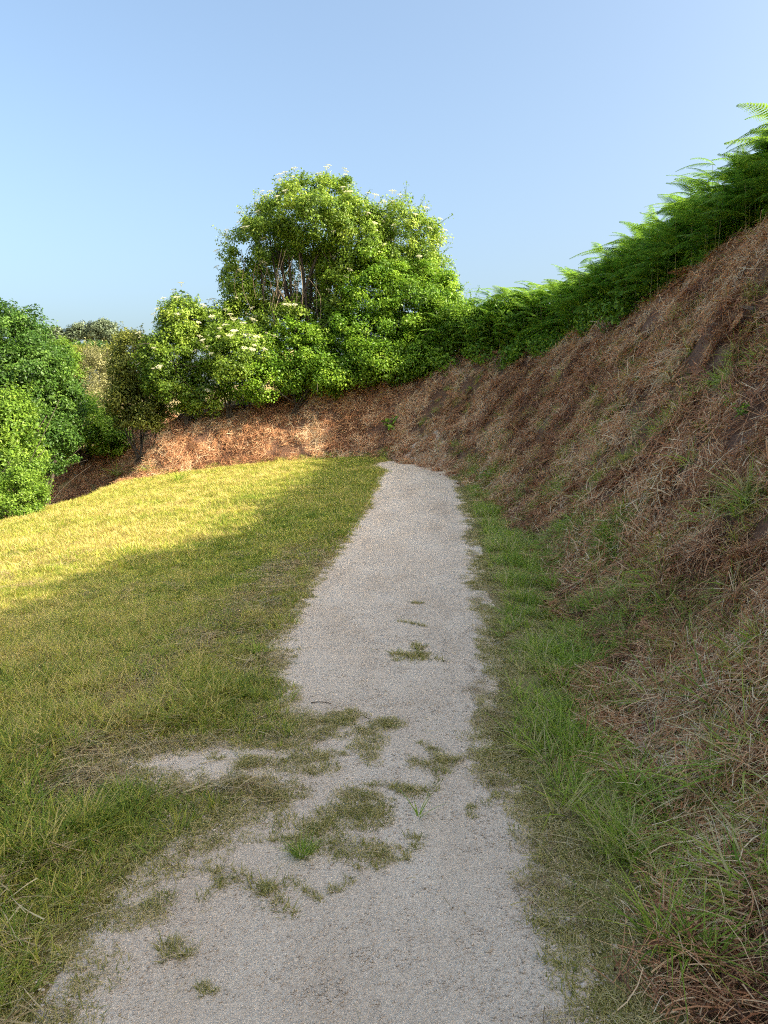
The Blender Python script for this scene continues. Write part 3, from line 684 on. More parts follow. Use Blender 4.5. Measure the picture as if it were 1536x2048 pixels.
def crown_mesh(name, lobes, mat, seed, leaf=0.12, dens=5.0, per=55, cr=0.32, shoots=0.10, inner=0.25, flat=0.75, jit=0.55, shoot_len=0.6, hole=None, floor=True):
    r = np.random.default_rng(seed); mb = MB(); Cs = []; Ns = []; dens *= 1.4; leaf *= 0.80; per = int(per * 1.9); inner *= 1.5
    for (c, rr) in lobes:
        area = 4 * np.pi * ((rr[0] * rr[1]) ** 1.6 / 3 + (rr[0] * rr[2]) ** 1.6 / 3 + (rr[1] * rr[2]) ** 1.6 / 3) ** (1 / 1.6)
        n = int(area * dens); d = r.normal(0, 1, (n, 3)); d /= np.linalg.norm(d, axis=1, keepdims=True)
        d = d[(d[:, 1] < 0.35) | (r.uniform(0, 1, n) < 0.45)]
        bump = 1 + 0.28 * fbm(d[:, 0] * 2.6 + c[0], d[:, 2] * 2.6 + c[2] + d[:, 1] * 1.7, seed, 2)
        p = c + d * rr * (bump * r.uniform(0.80, 1.08, len(d)))[:, None]
        nn = d / rr; nn /= np.linalg.norm(nn, axis=1, keepdims=True)
        keep = fbm(p[:, 0] * 1.1 + p[:, 1], p[:, 2] * 1.1, seed + 5, 2) > -0.34
        for (c2, r2) in lobes:
            if c2 is c: continue
            keep &= (((p - c2) / r2) ** 2).sum(1) > 0.55
        if floor: keep &= p[:, 2] > height(p[:, 0], p[:, 1]) + 0.05
        Cs.append(p[keep]); Ns.append(nn[keep])
        k = int(n * inner); q_ = r.normal(0, 1, (k, 3)); q_ /= np.linalg.norm(q_, axis=1, keepdims=True)
        q_ = c + q_ * rr * r.uniform(0.45, 0.8, k)[:, None]
        if floor: q_ = q_[q_[:, 2] > height(q_[:, 0], q_[:, 1]) + 0.05]
        Cs.append(q_); Ns.append(np.tile([0, 0, 1.0], (len(q_), 1)))
    C = np.vstack(Cs); N_ = np.vstack(Ns)
    if hole is not None:
        k = ~hole(C, r); C, N_ = C[k], N_[k]
    n = len(C); rad_ = cr * r.uniform(0.6, 1.35, n); tone_ = r.normal(0.45, 0.22, n)
    off = r.normal(0, 1, (n, per, 3)); off /= np.linalg.norm(off, axis=2, keepdims=True); off *= r.uniform(0.2, 1, (n, per, 1)) ** 0.5
    off[..., 2] *= flat
    s_ = (off * N_[:, None]).sum(2, keepdims=True); off = off + N_[:, None] * np.where(s_ < 0, -0.5 * s_, 0)
    P = C[:, None] + off * rad_[:, None, None]
    nl = 0.55 * N_[:, None] + 0.35 * off + np.array([0, 0, 0.55])
    val = np.clip(tone_[:, None] + r.normal(0, 0.16, (n, per)), 0, 1)
    leaves_at(mb, P.reshape(-1, 3), nl.reshape(-1, 3), leaf, r, jit, val=val.ravel())
    # leafy shoots that break the outline
    k = np.where((r.uniform(0, 1, n) < shoots * 1.8) & (N_[:, 2] > -0.1))[0]
    for j in k:
        L_ = shoot_len * r.uniform(0.5, 1.3); d = N_[j] * 0.6 + np.array([r.normal(0, 0.35), r.normal(0, 0.35), 0.8]); d /= np.linalg.norm(d)
        m_ = int(10 + L_ * 16); t = np.linspace(0, 1, m_)[:, None]
        pp = C[j] + d * L_ * t + np.array([0, 0, -0.25]) * L_ * t ** 2 + d * cr * 0.5
        tube(mb, pp[:: max(1, m_ // 4)], np.linspace(0.010, 0.003, len(pp[:: max(1, m_ // 4)])), 3, 0.15)
        leaves_at(mb, pp + r.normal(0, 0.035, pp.shape), np.tile(N_[j] * 0.4 + [0, 0, 0.6], (m_, 1)), leaf * 0.85, r, 0.8, val=np.clip(tone_[j] + 0.15 + r.normal(0, 0.15, m_), 0, 1))
    return mb.mesh(name, mat), C, N_

def trunk_mesh(name, base, tips, r0, seed, mat=None, sub=3):
    r = np.random.default_rng(seed); mb = MB()
    fork = base + np.array([0, 0, 0.25 * max(0.5, np.mean([t[2] for t in tips]) - base[2])])
    for t in tips:
        t = np.asarray(t, float); m_ = (base + t) / 2 + r.normal(0, 0.25, 3) + np.array([0, 0, 0.2])
        P = catmull([base + np.array([*r.normal(0, r0 * 0.6, 2), -0.25]), fork * 0.6 + base * 0.4 + r.normal(0, 0.08, 3), m_, t], 5)
        R_ = np.linspace(r0, r0 * 0.22, len(P)); tube(mb, P, R_, 7)
        for _ in range(sub):
            k = r.integers(len(P) // 2, len(P) - 1); e = P[k] + r.normal(0, 0.7, 3) + np.array([0, 0, 0.5])
            tube(mb, catmull([P[k], (P[k] + e) / 2 + r.normal(0, 0.1, 3), e], 3), np.linspace(R_[k] * 0.6, 0.008, 7), 5)
    return mb.mesh(name, mat or M_bark, True)

def umbel_mesh(name, seed):
    r = np.random.default_rng(seed); mb = MB(); n = 130
    a_ = r.uniform(0, 6.28, n); q_ = np.sqrt(r.uniform(0, 1, n)) * 0.13
    C = np.stack([q_ * np.cos(a_), q_ * np.sin(a_), 0.03 - 1.6 * q_ ** 2 + r.normal(0, 0.006, n)], 1)
    leaves_at(mb, C, np.tile([0, 0, 1.0], (n, 1)), 0.024, r, 0.3, wr=1.0)
    for k in range(5):
        an = k * 1.256; tube(mb, [(0, 0, -0.14), (0.03 * math.cos(an), 0.03 * math.sin(an), -0.05), (0.08 * math.cos(an), 0.08 * math.sin(an), 0.0)], [0.004, 0.003, 0.002], 3, 0.0)
    return mb.mesh(name, M_flower)
UMB = [umbel_mesh('umbel_%d' % k, 500 + k) for k in range(4)]

def flowers(root, crown, C, N_, n, cr, seed, box=None):
    r = random.Random(seed); cand = [j for j in range(len(C)) if N_[j][1] < 0.1 and N_[j][2] > -0.15 and (box is None or box(C[j]))]
    base = Vector(root.location)
    for j in r.sample(cand, min(n, len(cand))):
        nn = Vector(N_[j]); p = Vector(C[j]) + nn * cr * r.uniform(1.0, 1.25) + Vector((0, 0, cr * 0.3))
        d = (nn * 0.45 + Vector((0, -0.1, 0.9))).normalized(); s_ = r.uniform(0.6, 1.05)
        obj('flower_head', UMB[r.randrange(4)], crown, p, d.to_track_quat('Z', 'Y').to_euler(), (s_, s_, s_))

def shrub(name, label, cat, lobes, mat, seed, group=None, trunk=True, r0=0.07, nflow=0, base=None, fbox=None, **kw):
    c = np.mean([l[0] for l in lobes], 0)
    if base is None:
        bx = c[0]; by = c[1]; base = np.array([bx, by, float(height(bx, by))])
    root = empty(name, base, label=label, category=cat)
    if group: root['group'] = group
    me, C, N_ = crown_mesh(name + '_crown', lobes, mat, seed, **kw)
    cr = obj('crown', me, root, -Vector(base))
    if trunk:
        tips = [l[0] + np.array([0, 0, 0.1]) * l[1] for l in lobes]
        for l in lobes[:3]:
            r = np.random.default_rng(seed + 9); tips.append(l[0] + r.uniform(-0.5, 0.5, 3) * l[1])
        obj('trunk', trunk_mesh(name + '_trunk', np.array(base, float), tips, r0, seed), root, -Vector(base))
    if nflow: flowers(root, cr, C, N_, nflow, kw.get('cr', 0.32), seed, fbox)
    return root, C, N_

TY = 28.3
# the tall elder with the dark hollow under its crown
def cave(C, r):
    cu = 768 + C[:, 0] / C[:, 1] * FPX
    c0 = at(585, 565, TY); q_ = ((C[:, 0] - c0[0]) / 1.4) ** 2 + ((C[:, 2] - c0[2]) / 1.0) ** 2
    return (q_ < 1) & (C[:, 1] < TY + 1.6) & (C[:, 0] < at(640, 560, TY)[0]) & (r.uniform(0, 1, len(C)) < 0.86)
shrub('elder_tree', 'tallest elder with domed crown over a dark hollow, cream flower heads', 'tree',
      [lobe(630, 445, 98, 72, TY, 2.2), lobe(548, 482, 64, 66, TY, 1.7), lobe(700, 480, 70, 82, TY, 1.7), lobe(486, 550, 36, 72, TY, 0.9), lobe(600, 645, 100, 52, TY + 0.3, 1.2), lobe(580, 570, 80, 60, TY + 2.3, 0.7), lobe(665, 560, 26, 70, TY - 0.6, 0.6)],
      M_elder, 1, r0=0.13, nflow=190, hole=cave, base=np.array([*at(600, 760, TY)[:2], float(height(*at(600, 760, TY)[:2]))]), dens=6.0, per=60, shoots=0.13, inner=0.15)
shrub('elder_tree', 'elder with twiggy top on the right shoulder of the tallest elder', 'tree',
      [lobe(805, 500, 68, 78, TY + 0.4, 1.5), lobe(838, 560, 52, 75, TY + 0.4, 1.3)], M_elder, 2, nflow=55, dens=5.5, shoots=0.22, shoot_len=0.75, base=np.array([*at(800, 700, TY + .4)[:2], float(height(*at(800, 700, TY + .4)[:2]))]))
shrub('ivy_thicket', 'bright green climber-clad thicket right of the dark hollow', 'shrub',
      [lobe(745, 590, 62, 80, TY - 0.6, 1.2), lobe(820, 620, 85, 85, TY - 0.8, 1.3), lobe(880, 640, 52, 80, TY - 0.8, 1.1), lobe(730, 680, 80, 70, TY - 1.0, 1.1)], M_ivy, 3, dens=6.0, per=62, leaf=0.11, shoots=0.06, base=np.array([*at(800, 740, TY)[:2], float(height(*at(800, 740, TY)[:2]))]))
shrub('bramble_bush', 'low vivid green bramble below the tall elder on the bank edge', 'shrub',
      [lobe(590, 715, 78, 62, TY - 1.0, 1.0), lobe(520, 760, 62, 42, TY - 1.2, 0.9), lobe(665, 735, 60, 45, TY - 1.3, 0.9)], M_ivy, 4, dens=6.5, per=60, leaf=0.11, shoots=0.08, trunk=True, r0=0.03)
shrub('bramble_bush', 'bramble with fern tips at the foot of the climber-clad thicket', 'shrub',
      [lobe(765, 722, 70, 48, TY - 1.5, 0.9), lobe(845, 712, 60, 45, TY - 1.6, 0.9)], M_ivy, 5, dens=6.5, per=60, leaf=0.11, shoots=0.08, r0=0.03)
shrub('elder_shrub', 'flat-topped young elder crowded with white flower heads', 'shrub',
      [lobe(468, 715, 55, 62, TY - 1.4, 1.1), lobe(440, 650, 42, 50, TY - 0.3, 0.9)], M_elder, 6, nflow=100, dens=6.5, per=58, r0=0.05, fbox=lambda c: True)
shrub('elder_shrub', 'upright elder with small pale flowers left of the white-flowered one', 'shrub',
      [lobe(365, 650, 46, 58, TY - 0.6, 1.1), lobe(350, 735, 60, 75, TY - 0.8, 1.2), lobe(400, 780, 40, 42, TY - 1.0, 0.8)], M_elder, 7, nflow=55, dens=6.5, per=60, r0=0.05, shoots=0.16)
shrub('olive_shrub', 'dull olive shrub at the end of the thicket above the hollow', 'shrub',
      [lobe(270, 735, 38, 62, TY + 0.2, 1.0), lobe(262, 810, 45, 42, TY, 1.0), lobe(300, 825, 40, 32, TY - 0.5, 0.8)], M_olive, 8, dens=6.5, per=55, r0=0.05, shoots=0.15)
for (u, v, ru, rv, dy, lab, sd) in [(925, 655, 45, 45, -1.0, 'bramble at the low dip between thicket and bracken', 11), (985, 650, 50, 42, -1.6, 'bramble among bracken just right of the dip', 12), (1045, 640, 48, 40, -3.0, 'dark bramble under the bracken where the bank starts to steepen', 13)]:
    shrub('bramble_bush', lab, 'shrub', [lobe(u, v, ru, rv, TY - 1.2 + dy, 0.8)], M_ivy, sd, dens=7, per=60, leaf=0.10, shoots=0.1, trunk=True, r0=0.02)
# left side, beyond the lawn
shrub('dark_tree', 'big dark green tree at the left edge', 'tree', [lobe(5, 700, 85, 92, 27, 2.2), lobe(75, 745, 62, 70, 27, 1.8), lobe(20, 800, 90, 80, 26.5, 2.0), lobe(115, 800, 42, 55, 27.5, 1.4)], M_darkleaf, 21, dens=4.8, per=62, leaf=0.13, shoots=0.05, r0=0.2, cr=0.36)
shrub('leafy_shrub', 'light green broad-leaved shrub in front of the dark tree', 'shrub', [lobe(12, 850, 48, 62, 21.5, 0.9), lobe(40, 905, 34, 45, 21.3, 0.7), lobe(-20, 920, 60, 60, 21.5, 0.9)], M_fig, 22, dens=8, per=55, leaf=0.12, shoots=0.2, r0=0.05)
shrub('ivy_mound', 'low dense mound of small leaves at the left end of the lawn', 'shrub', [lobe(25, 1012, 72, 62, 18.8, 0.9), lobe(-40, 1005, 70, 75, 18.8, 0.9), lobe(50, 955, 40, 44, 19.6, 0.6), lobe(70, 1000, 34, 40, 19.4, 0.6)], M_fig, 23, dens=9, per=60, leaf=0.075, cr=0.22, shoots=0.05, r0=0.03)
shrub('round_bush', 'rounded mid green bush over the shaded slope of the hollow', 'shrub', [lobe(165, 850, 72, 52, 33, 1.5), lobe(215, 870, 42, 36, 32.5, 1.0), lobe(110, 865, 52, 48, 33, 1.3)], M_ivy, 24, dens=5.5, per=58, leaf=0.12, shoots=0.05, r0=0.05)
shrub('dark_bush', 'dark low bush at the base of the big dark tree', 'shrub', [lobe(105, 890, 48, 42, 26.0, 0.9), lobe(50, 925, 45, 45, 25.5, 0.9)], M_darkleaf, 25, dens=5.5, per=55, leaf=0.12, r0=0.04)
shrub('pale_shrub', 'pale half-bare shrub in the gap between the two thickets', 'shrub', [lobe(190, 755, 42, 52, 42, 1.2), lobe(165, 790, 40, 40, 41, 1.1)], M_tanleaf, 26, dens=3.5, per=34, leaf=0.11, shoots=0.5, shoot_len=1.0, r0=0.06)
shrub('yellow_bush', 'yellow-green bush behind the right side of the dark tree', 'shrub', [lobe(122, 715, 30, 36, 40, 1.0), lobe(140, 760, 30, 50, 41, 1.0)], M_fig, 27, dens=4.5, per=45, leaf=0.14, r0=0.05)
for k, (u, v, ru, rv, Y_, m_, lab) in enumerate([(150, 712, 34, 18, 75, M_olive, 'far grey-green bush on the hillside left of the gap'), (205, 716, 36, 20, 70, M_tanleaf, 'far tan scrub on the hillside in the gap'), (232, 745, 30, 50, 55, M_olive, 'olive scrub on the hillside close behind the thicket end'), (185, 700, 40, 14, 90, M_darkleaf, 'dark far bush under the distant trees')]):
    shrub('far_bush', lab, 'bush', [lobe(u, v, ru, rv, Y_)], m_, 30 + k, group='bushes on the far hillside', dens=1.6, per=45, leaf=0.26, cr=0.6, r0=0.08, shoots=0.08)
for k, (lob, lab) in enumerate([([(205, 655, 22, 15), (190, 668, 24, 12), (222, 674, 20, 12)], 'tallest far tree with a parasol-like crown'), ([(160, 662, 18, 13), (146, 672, 16, 12)], 'far tree just left of the parasol-crowned one'), ([(110, 668, 14, 11), (120, 680, 20, 10)], 'small far tree next to the dark tree'), ([(240, 680, 16, 14)], 'far tree next to the thicket end'), ([(268, 676, 14, 12), (290, 690, 16, 16)], 'far twiggy tree peeping over the olive shrub')]):
    L_ = [lobe(*l, 120) for l in lob]; bx, by = L_[0][0][:2]
    shrub('distant_tree', lab, 'tree', L_, M_grey, 50 + k, group='trees on the far hilltop', dens=1.5, per=50, leaf=0.35, cr=0.7, r0=0.25, shoots=0.05, base=np.array([bx, by, float(height(bx, by))]))

# dry tangle under the thicket and vines in the hollow of the tall elder
root = [o for o in bpy.data.objects if o.name == 'elder_tree'][0]
r = np.random.default_rng(61); mb = MB()
for k in range(45):
    u, v = r.uniform(480, 700), r.uniform(490, 570); p0 = at(u, v, TY - r.uniform(0.1, 1.2)); p1 = p0 + np.array([r.normal(0, 0.25), r.normal(0, 0.1), -r.uniform(0.6, 2.0)])
    tube(mb, catmull([p0, (p0 + p1) / 2 + r.normal(0, 0.12, 3), p1], 3), np.linspace(0.012, 0.006, 7), 4, r.uniform(0, 1))
for (u0, v0, u1, v1, r_) in [(610, 770, 560, 500, 0.09), (620, 770, 600, 490, 0.10), (630, 770, 668, 520, 0.08), (590, 760, 520, 520, 0.07), (600, 640, 625, 560, 0.06), (560, 620, 540, 480, 0.05)]:
    p0, p1 = at(u0, v0, TY - 0.3), at(u1, v1, TY - 0.2)
    tube(mb, catmull([p0, (p0 + p1) / 2 + r.normal(0, 0.15, 3), p1], 5), np.linspace(r_, r_ * 0.5, 11), 6, 0.0)
obj('dry_vine', mb.mesh('dry_vine', M_drystem), root, -Vector(root.location))

def tangle(name, pts, n, l, label, seed):
    r = np.random.default_rng(seed); mb = MB()
    for k in range(n):
        u, v = pts[r.integers(len(pts))]; u += r.normal(0, 22); v += r.normal(0, 7)
        p = ground_px(u, v); d = r.normal(0, 1, 3); d[2] = abs(d[2]) * 0.9 + 0.2; d /= np.linalg.norm(d); L_ = l * r.uniform(0.4, 1.2)
        tube(mb, [p, p + d * L_ * 0.5 + [0, 0, 0.05], p + d * L_ + np.array([0, -0.1, -0.25]) * L_], [0.009, 0.008, 0.005], 3, r.uniform(0, 1))
    return obj(name, mb.mesh(name, M_drystem), kind='stuff', label=label, category='dry growth')
tangle('dry_growth', [(330, 850), (380, 830), (440, 812), (500, 800), (560, 795), (620, 785), (680, 780), (740, 775), (290, 870)], 420, 0.8, 'dry stalks hanging along the edge under the thicket', 71)
tangle('dry_stubble', [(1230, 560), (1300, 520), (1360, 480), (1430, 440), (1180, 600), (1130, 650)], 160, 0.45, 'pale cut stalks standing at the foot of the bracken', 72)

# ------------------------------------------------------------------ small things
def tuft_mesh(name, seed, n, radius, h0, h1, w_, bend, mat, lean=0.4, dead=0.15, segs=4):
    r = np.random.default_rng(seed); mb = MB(); blades(mb, n, radius, h0, h1, w_, bend, r, lean, segs=segs, dead=dead); return mb.mesh(name, mat)
def ptuft(name, seed):
    r = np.random.default_rng(seed); mb = MB()
    for k in range(int(r.integers(6, 11))):
        blades(mb, 34, r.uniform(0.012, 0.028), 0.008, 0.034, 0.0026, 0.9, r, 0.5, segs=3, dead=0.22, center=(*r.normal(0, (0.045, 0.026)), 0), fan=3.0)
    return mb.mesh(name, M_moss)
T_path = [ptuft('path_tuft_%d' % k, 600 + k) for k in range(7)]
T_spiky = tuft_mesh('spiky_tuft', 610, 120, 0.03, 0.04, 0.085, 0.003, 0.7, M_verge, 0.6)
T_lush = [tuft_mesh('verge_tuft_%d' % k, 620 + k, 60, 0.055, 0.13, 0.32, 0.009, 1.1, M_verge, 0.45, 0.06, 5) for k in range(5)]
T_long = [tuft_mesh('long_tuft_%d' % k, 640 + k, 26, 0.05, 0.25, 0.5, 0.011, 1.4, M_verge, 0.7, 0.15, 6) for k in range(3)]
T_straw = [tuft_mesh('straw_tuft_%d' % k, 650 + k, 60, 0.05, 0.1, 0.28, 0.006, 1.3, M_moss, 0.8, 0.3, 5) for k in range(3)]
tr = random.Random(9)
def thing_px(name, me, u, v, s_, label, cat, group=None, sink=0.0, rot=None, align=0.5):
    p = ground_px(u, v); n_ = normals(np.array([p[0]]), np.array([p[1]]))[0]; n_ = Vector(n_) * align + Vector((0, 0, 1)) * (1 - align)
    q_ = n_.normalized().to_track_quat('Z', 'Y').to_matrix() @ Matrix.Rotation(tr.uniform(0, 6.28) if rot is None else rot, 3, 'Z')
    o = obj(name, me, loc=(p[0], p[1], p[2] - sink), rot=q_.to_euler(), scale=(s_, s_, s_), label=label, category=cat)
    if group: o['group'] = group
    return o
GT = 'grass tufts growing in the gravel path'
for (u, v, s_, lab) in [(437, 1523, 0.9, 'flat grass tuft in the bare finger of gravel, nearest the lawn'), (497, 1536, 1.1, 'grass tuft in the bare finger of gravel beside the straw'), (571, 1528, 0.8, 'thin tuft just below the mossy tongue of grass'), (680, 1511, 0.8, 'small tuft below the mossy tongue, above the large patch'),
                        (527, 1583, 1.0, 'tuft at the tip of the grass arm left of the large patch'), (571, 1652, 1.3, 'green tuft joined to the lower left of the large patch'), (546, 1686, 1.0, 'yellowish tuft left of the dark spiky one'), (754, 1717, 1.2, 'tuft at the lower right of the large patch'), (809, 1722, 1.1, 'dry brownish tuft right of the row below the large patch'),
                        (833, 1682, 1.1, 'lone tuft below the two-bladed sprout'), (829, 1583, 1.3, 'tuft above the two-bladed sprout'), (777, 1578, 0.9, 'small round tuft at the upper right of the large patch'), (757, 1601, 0.7, 'tiny tuft touching the right side of the large patch'), (527, 1788, 1.5, 'wide tuft in the lowest row of path tufts'), (611, 1786, 0.85, 'middle tuft of the lowest row of path tufts'),
                        (678, 1778, 0.85, 'rightmost tuft of the lowest row of path tufts'), (433, 1786, 1.0, 'thin tuft left of the lowest row of path tufts'), (430, 1751, 0.8, 'faint tuft near the white pebble'), (878, 1548, 1.2, 'flattened tuft right of the path middle'), (855, 1500, 1.0, 'sparse tuft right of the mossy tongue'), (942, 1627, 0.8, 'faint tuft near the right gravel edge'),
                        (990, 1605, 1.0, 'tuft on the right gravel edge beside the moss'), (345, 1910, 1.2, 'tuft beside the straw near the bottom left'), (412, 1985, 0.7, 'tiny lone tuft at the bottom of the path'), (828, 1318, 2.2, 'distant tuft in mid path, lower of the pair'), (835, 1297, 1.6, 'distant tuft in mid path, upper of the pair'), (825, 1250, 1.3, 'small tuft farther along the path beyond the pair'), (834, 1208, 1.2, 'farthest small tuft in mid path'), (640, 1655, 1.2, 'tuft inside the lower left of the large patch'), (700, 1590, 1.3, 'tuft at the top of the large patch')]:
    thing_px('grass_tuft', T_path[tr.randrange(7)], u, v, s_, lab, 'grass tuft', GT, align=1)
thing_px('grass_tuft', T_spiky, 606, 1714, 0.95, 'dark green spiky tuft in the gravel below the large patch', 'grass tuft', GT, align=1)
mb = MB(); rr_ = np.random.default_rng(5); blades(mb, 7, 0.012, 0.08, 0.15, 0.008, 0.5, rr_, 1.1, segs=5, dead=0, rlo=0.3, rhi=0.6)
thing_px('grass_sprout', mb.mesh('grass_sprout', M_verge), 838, 1638, 0.8, 'two-bladed grey-green sprout flattened on the path', 'sprout', align=1)
VT = 'lush grass tufts along the verge'
for (u, v, s_, lab) in [(1105, 1180, 1.0, 'tall bright tuft where the verge narrows midway'), (1190, 1230, 1.1, 'bright tuft against the bank right of the straw sticks'), (1130, 1320, 0.8, 'tuft low on the verge below the bright one'), (1160, 1045, 1.0, 'isolated green tuft part-way up the litter'), (1125, 1480, 0.75, 'fan-shaped tuft beside the dark bare soil'), (1215, 1400, 0.8, 'upright tuft on the verge above the fan-shaped one'),
                        (1300, 1520, 0.85, 'tuft with upright blades in the litter'), (1265, 1590, 0.75, 'broad bright tuft at the verge edge'), (1345, 1660, 0.75, 'tall blades standing in the litter near the verge'), (1260, 1720, 0.6, 'small yellow-green tuft at the gravel verge'), (1335, 1900, 0.8, 'dark green tuft leaning over the bottom right verge'), (1405, 1930, 0.7, 'green tuft next to the leaning dark one'),
                        (1480, 1790, 0.7, 'tuft near the right edge in the brown litter'), (1420, 1760, 0.6, 'small tuft among brown litter right of the verge'), (1000, 1010, 1.3, 'far tuft on the green verge'), (985, 955, 1.3, 'farthest tuft on the green verge'), (1060, 1130, 1.0, 'tuft on the verge behind the tall bright one')]:
    thing_px('verge_tuft', T_lush[tr.randrange(5)], u, v, s_, lab, 'grass tuft', VT)
for (u, v, s_, lab) in [(1500, 1540, 0.8, 'arching long-bladed tuft at the right edge of the bank'), (1440, 1420, 0.7, 'long-bladed tuft above the arching one at the right'), (1500, 1010, 0.9, 'yellowing long-bladed tuft high at the right edge')]:
    thing_px('long_grass_tuft', T_long[tr.randrange(3)], u, v, s_, lab, 'grass tuft', 'long tufts on the bank')
for (u, v, s_, lab) in [(360, 965, 2.0, 'green tuft on the far edge of the lawn'), (240, 950, 2.6, 'pampas-like tuft at the corner of the sunlit bank'), (300, 942, 1.4, 'small green tuft low on the sunlit bank')]:
    thing_px('edge_tuft', T_lush[tr.randrange(5)], u, v, s_, lab, 'grass tuft', 'tufts at the foot of the far bank')
for (u, v, s_, lab) in [(150, 1500, 0.5, 'bright blades beside the brown patch near the left edge'), (330, 1290, 0.55, 'tuft on the row of clippings in the lawn'), (300, 1360, 0.5, 'tuft below the row of clippings'), (520, 1310, 0.6, 'tuft near the left edge of the gravel, level with the path tufts'), (60, 1620, 0.6, 'tuft at the left edge below the brown patch'), (250, 1590, 0.45, 'dark tuft at the end of the bare finger of gravel')]:
    thing_px('lawn_tuft', T_lush[tr.randrange(5)], u, v, s_, lab, 'grass tuft', 'longer tufts in the lawn')
for (u, v, s_, lab) in [(1310, 850, 1.3, 'pale straw tuft in the middle of the bank'), (1345, 765, 1.2, 'straw tuft under the dark soil patch of the bank'), (1120, 780, 1.5, 'greenish straw tuft on the far part of the bank'), (1075, 830, 1.5, 'straw tuft low on the far part of the bank'), (1385, 660, 1.4, 'green-yellow straw tuft high on the bank'), (1490, 1000, 1.0, 'straw tuft at the right edge of the bank'), (1200, 980, 1.1, 'thin straw tuft above the isolated green tuft')]:
    thing_px('straw_tuft', T_straw[tr.randrange(3)], u, v, s_, lab, 'grass tuft', 'straw tufts on the bank')
def sprig_mesh(name, seed, mat, h=0.3, n=26, leaf=0.07):
    r = np.random.default_rng(seed); mb = MB()
    for k in range(5):
        d = np.array([r.normal(0, 0.35), r.normal(0, 0.35), 1.0]); P = np.array([d * h * t + [0, 0, -0.1 * t * t] for t in np.linspace(0, 1, n // 2)]); P[0][2] = -0.02
        tube(mb, P[::3], np.linspace(0.004, 0.002, len(P[::3])), 3, 0.2); leaves_at(mb, P[2:] + r.normal(0, 0.02, P[2:].shape), np.tile([0, 0, 1.0], (len(P) - 2, 1)), leaf, r, 0.5)
    return mb.mesh(name, mat)
SPR = sprig_mesh('sprig', 3, M_ivy)
thing_px('bramble_sprig', SPR, 782, 858, 1.9, 'single dark green leafy sprig on the brown back bank', 'sprig')
thing_px('leafy_sprig', SPR, 1487, 835, 0.55, 'small bright green sprig on the bank at the right', 'sprig')
thing_px('leafy_sprig', SPR, 1345, 890, 0.4, 'tiny leafy sprig in the dark middle of the bank', 'sprig')
for (u, v, s_, lab) in [(1415, 540, 0.5, 'small young fern below the bracken at upper right'), (1090, 720, 0.5, 'young fern at the left end of the bare upper bank')]:
    p = ground_px(u, v); bracken(p, 0.2, 3.6, lab, 'young ferns on the bank', 6, s_)

def pebble_mesh(name, seed):
    r = np.random.default_rng(seed); import bmesh
    bm = bmesh.new(); bmesh.ops.create_icosphere(bm, subdivisions=2, radius=1.0)
    pl = [Vector(r.normal(0, 1, 3)).normalized() for _ in range(9)]
    for v_ in bm.verts:
        for q_ in pl:
            e = v_.co.dot(q_) - 0.72
            if e > 0: v_.co -= q_ * e * 0.9
        v_.co = Vector((v_.co.x * 0.8, v_.co.y * 0.62, v_.co.z * 0.42))
    me = bpy.data.meshes.new(name); bm.to_mesh(me); bm.free(); me.materials.append(M_stone); return me
PEB = [pebble_mesh('pebble_%d' % k, 700 + k) for k in range(5)]
for (u, v, s_, lab) in [(348, 1737, 0.016, 'white pebble at the left edge of the gravel'), (742, 1680, 0.013, 'pale pebble below the large grass patch'), (1130, 1709, 0.015, 'grey pebble at the right gravel edge by the straw'), (1111, 1777, 0.015, 'pebble in the row along the right gravel edge'), (1217, 1763, 0.012, 'white stone on the mossy verge'), (1229, 1897, 0.017, 'white stone in the moss near the leaning tuft'),
                        (1167, 1982, 0.016, 'squarish stone at the bottom right gravel edge'), (1308, 1982, 0.014, 'stone at the bottom right among the moss'), (1045, 1949, 0.013, 'small stone in the gravel at the bottom'), (977, 1908, 0.017, 'flat buried stone in the lower path'), (1136, 1848, 0.015, 'pale stone on the gravel edge above the squarish one'), (1409, 1479, 0.020, 'buff stone in the brown litter'), (570, 1790, 0.008, 'tiny white pebble between the lowest tufts'), (1080, 1760, 0.010, 'small stone left of the edge row')]:
    thing_px('pebble', PEB[tr.randrange(5)], u, v, s_, lab, 'pebble', 'stones on and beside the path', sink=-s_ * 0.25, align=1)
def stalk_px(name, pts, r_, label, cat, mat, group=None, lift=0.006):
    P = np.array([ground_px(u, v) + np.array([0, 0, lift]) for (u, v) in pts]); c = P.mean(0); mb = MB()
    Q = catmull(np.vstack([P[0], P.mean(0) + [0, 0, 0.006], P[-1]]) if len(P) == 2 else P, 4) - c
    tube(mb, Q, np.linspace(r_, r_ * 0.6, len(Q)), 5, 0.8)
    o = obj(name, mb.mesh(name, mat), loc=c, label=label, category=cat)
    if group: o['group'] = group
GS = 'straw stalks lying on the path edge'
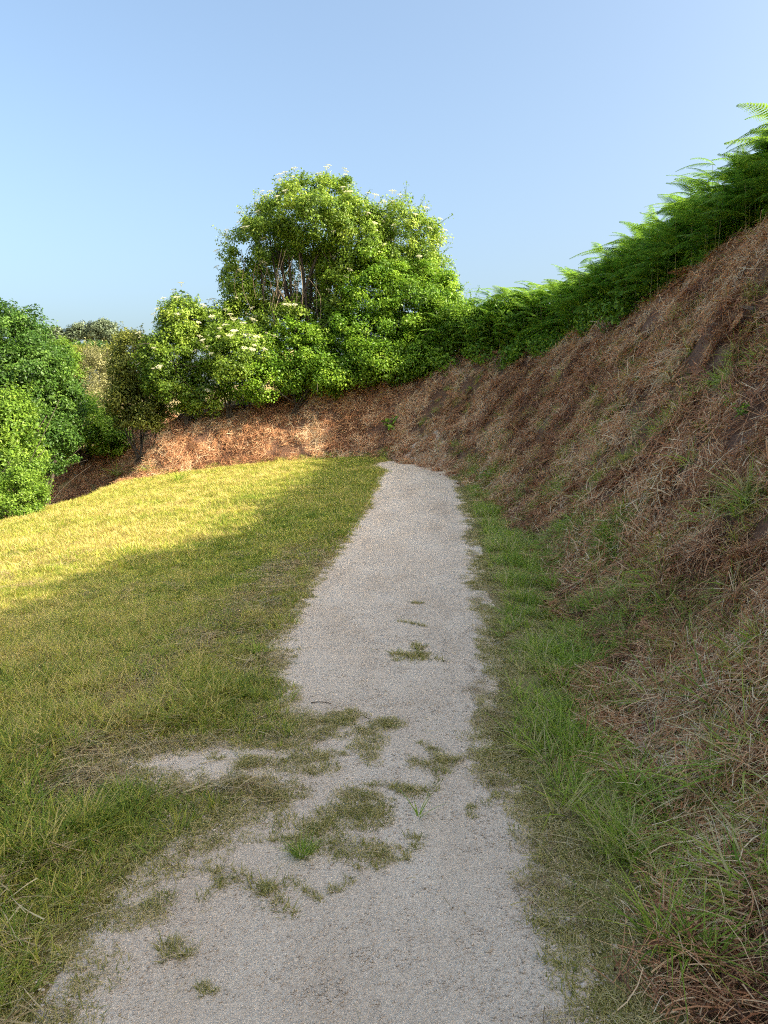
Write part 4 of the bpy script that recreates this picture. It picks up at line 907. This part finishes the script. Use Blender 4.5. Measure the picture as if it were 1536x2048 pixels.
for (pts, lab) in [([(1066, 1676), (1169, 1687)], 'long pale straw across the right gravel edge'), ([(1160, 1670), (1232, 1677)], 'straw lying beyond the long pale one'), ([(1206, 1707), (1190, 1784)], 'upright-lying straw on the mossy verge'), ([(1144, 1835), (1211, 1794)], 'slanting straw on the lower mossy verge'), ([(1292, 1810), (1353, 1767)], 'straw slanting in the soil by the leaning tuft'),
                   ([(309, 1687), (383, 1703)], 'straw at the left lawn edge'), ([(413, 1679), (480, 1691)], 'straw on the gravel just right of the lawn edge'), ([(566, 1588), (598, 1577)], 'short white straw left of the large patch'), ([(400, 1536), (470, 1525)], 'straw in the bare finger of gravel'), ([(163, 1842), (232, 1829)], 'pale straw low at the left lawn edge'), ([(325, 1930), (378, 1918)], 'straw near the bottom left tuft'), ([(975, 1222), (1060, 1214)], 'far straw sticking out over the right gravel edge'), ([(920, 1005), (950, 990)], 'farthest straw on the right verge')]:
    stalk_px('straw_stalk', pts, 0.0022, lab, 'straw', M_thatch, GS)
stalk_px('twig', [(622, 1412), (640, 1410), (662, 1413)], 0.003, 'dark twig at the mossy tongue on the path', 'twig', M_bark)
stalk_px('broken_branch', [(1241, 1209), (1275, 1170), (1292, 1150), (1314, 1130)], 0.012, 'broken pale branch lying on the lower bank', 'branch', M_drystem, lift=0.05)
stalk_px('branch', [(1455, 1138), (1500, 1144), (1550, 1147)], 0.009, 'dark branch lying across the bank at the right edge', 'branch', M_bark, lift=0.05)
def dead_leaf_mesh(name, seed):
    mb = MB(); V = []; 
    for i_ in range(6):
        t = i_ / 5; w_ = 0.5 * math.sin(math.pi * (0.06 + 0.9 * t)) * 0.5
        for s_ in (-1, 0, 1): V.append((t, s_ * w_, 0.25 * abs(s_) * (0.6 + 0.4 * math.sin(3 * t + seed)) + 0.2 * t * t + 0.02))
    F = [(i_ * 3 + j, i_ * 3 + j + 1, i_ * 3 + j + 4, i_ * 3 + j + 3) for i_ in range(5) for j in range(2)]
    mb.add(V, F, 0.35); return mb.mesh(name, M_deadleaf)
M_deadleaf = blade_mat('dead_leaf', [(0, (0.35, 0.28, 0.22)), (1, (0.62, 0.55, 0.48))], 0.15, noise=0.2, nscale=20)
DL = dead_leaf_mesh('dead_leaf', 1)
for (u, v, s_, lab) in [(1510, 632, 0.28, 'whitish curled dead leaf high on the bank at the right'), (1525, 768, 0.16, 'pale dead leaf at the right edge of the bank'), (1288, 800, 0.2, 'grey dead leaf in the middle of the bank'), (1276, 1106, 0.11, 'pinkish dead leaf on the lower bank'), (1302, 1782, 0.05, 'curled pale leaf on the soil by the verge'), (1343, 1842, 0.06, 'pinkish dead leaf beside the leaning tuft')]:
    p = ground_px(u, v); obj('dead_leaf', DL, loc=(p[0], p[1], p[2] + (0.05 if v < 1200 else 0.012)), rot=(tr.uniform(-.4, .4), tr.uniform(-.3, 0), tr.uniform(0, 6.28)), scale=(s_, s_, s_ * 0.4), label=lab, category='leaf', group='dead leaves on the bank')
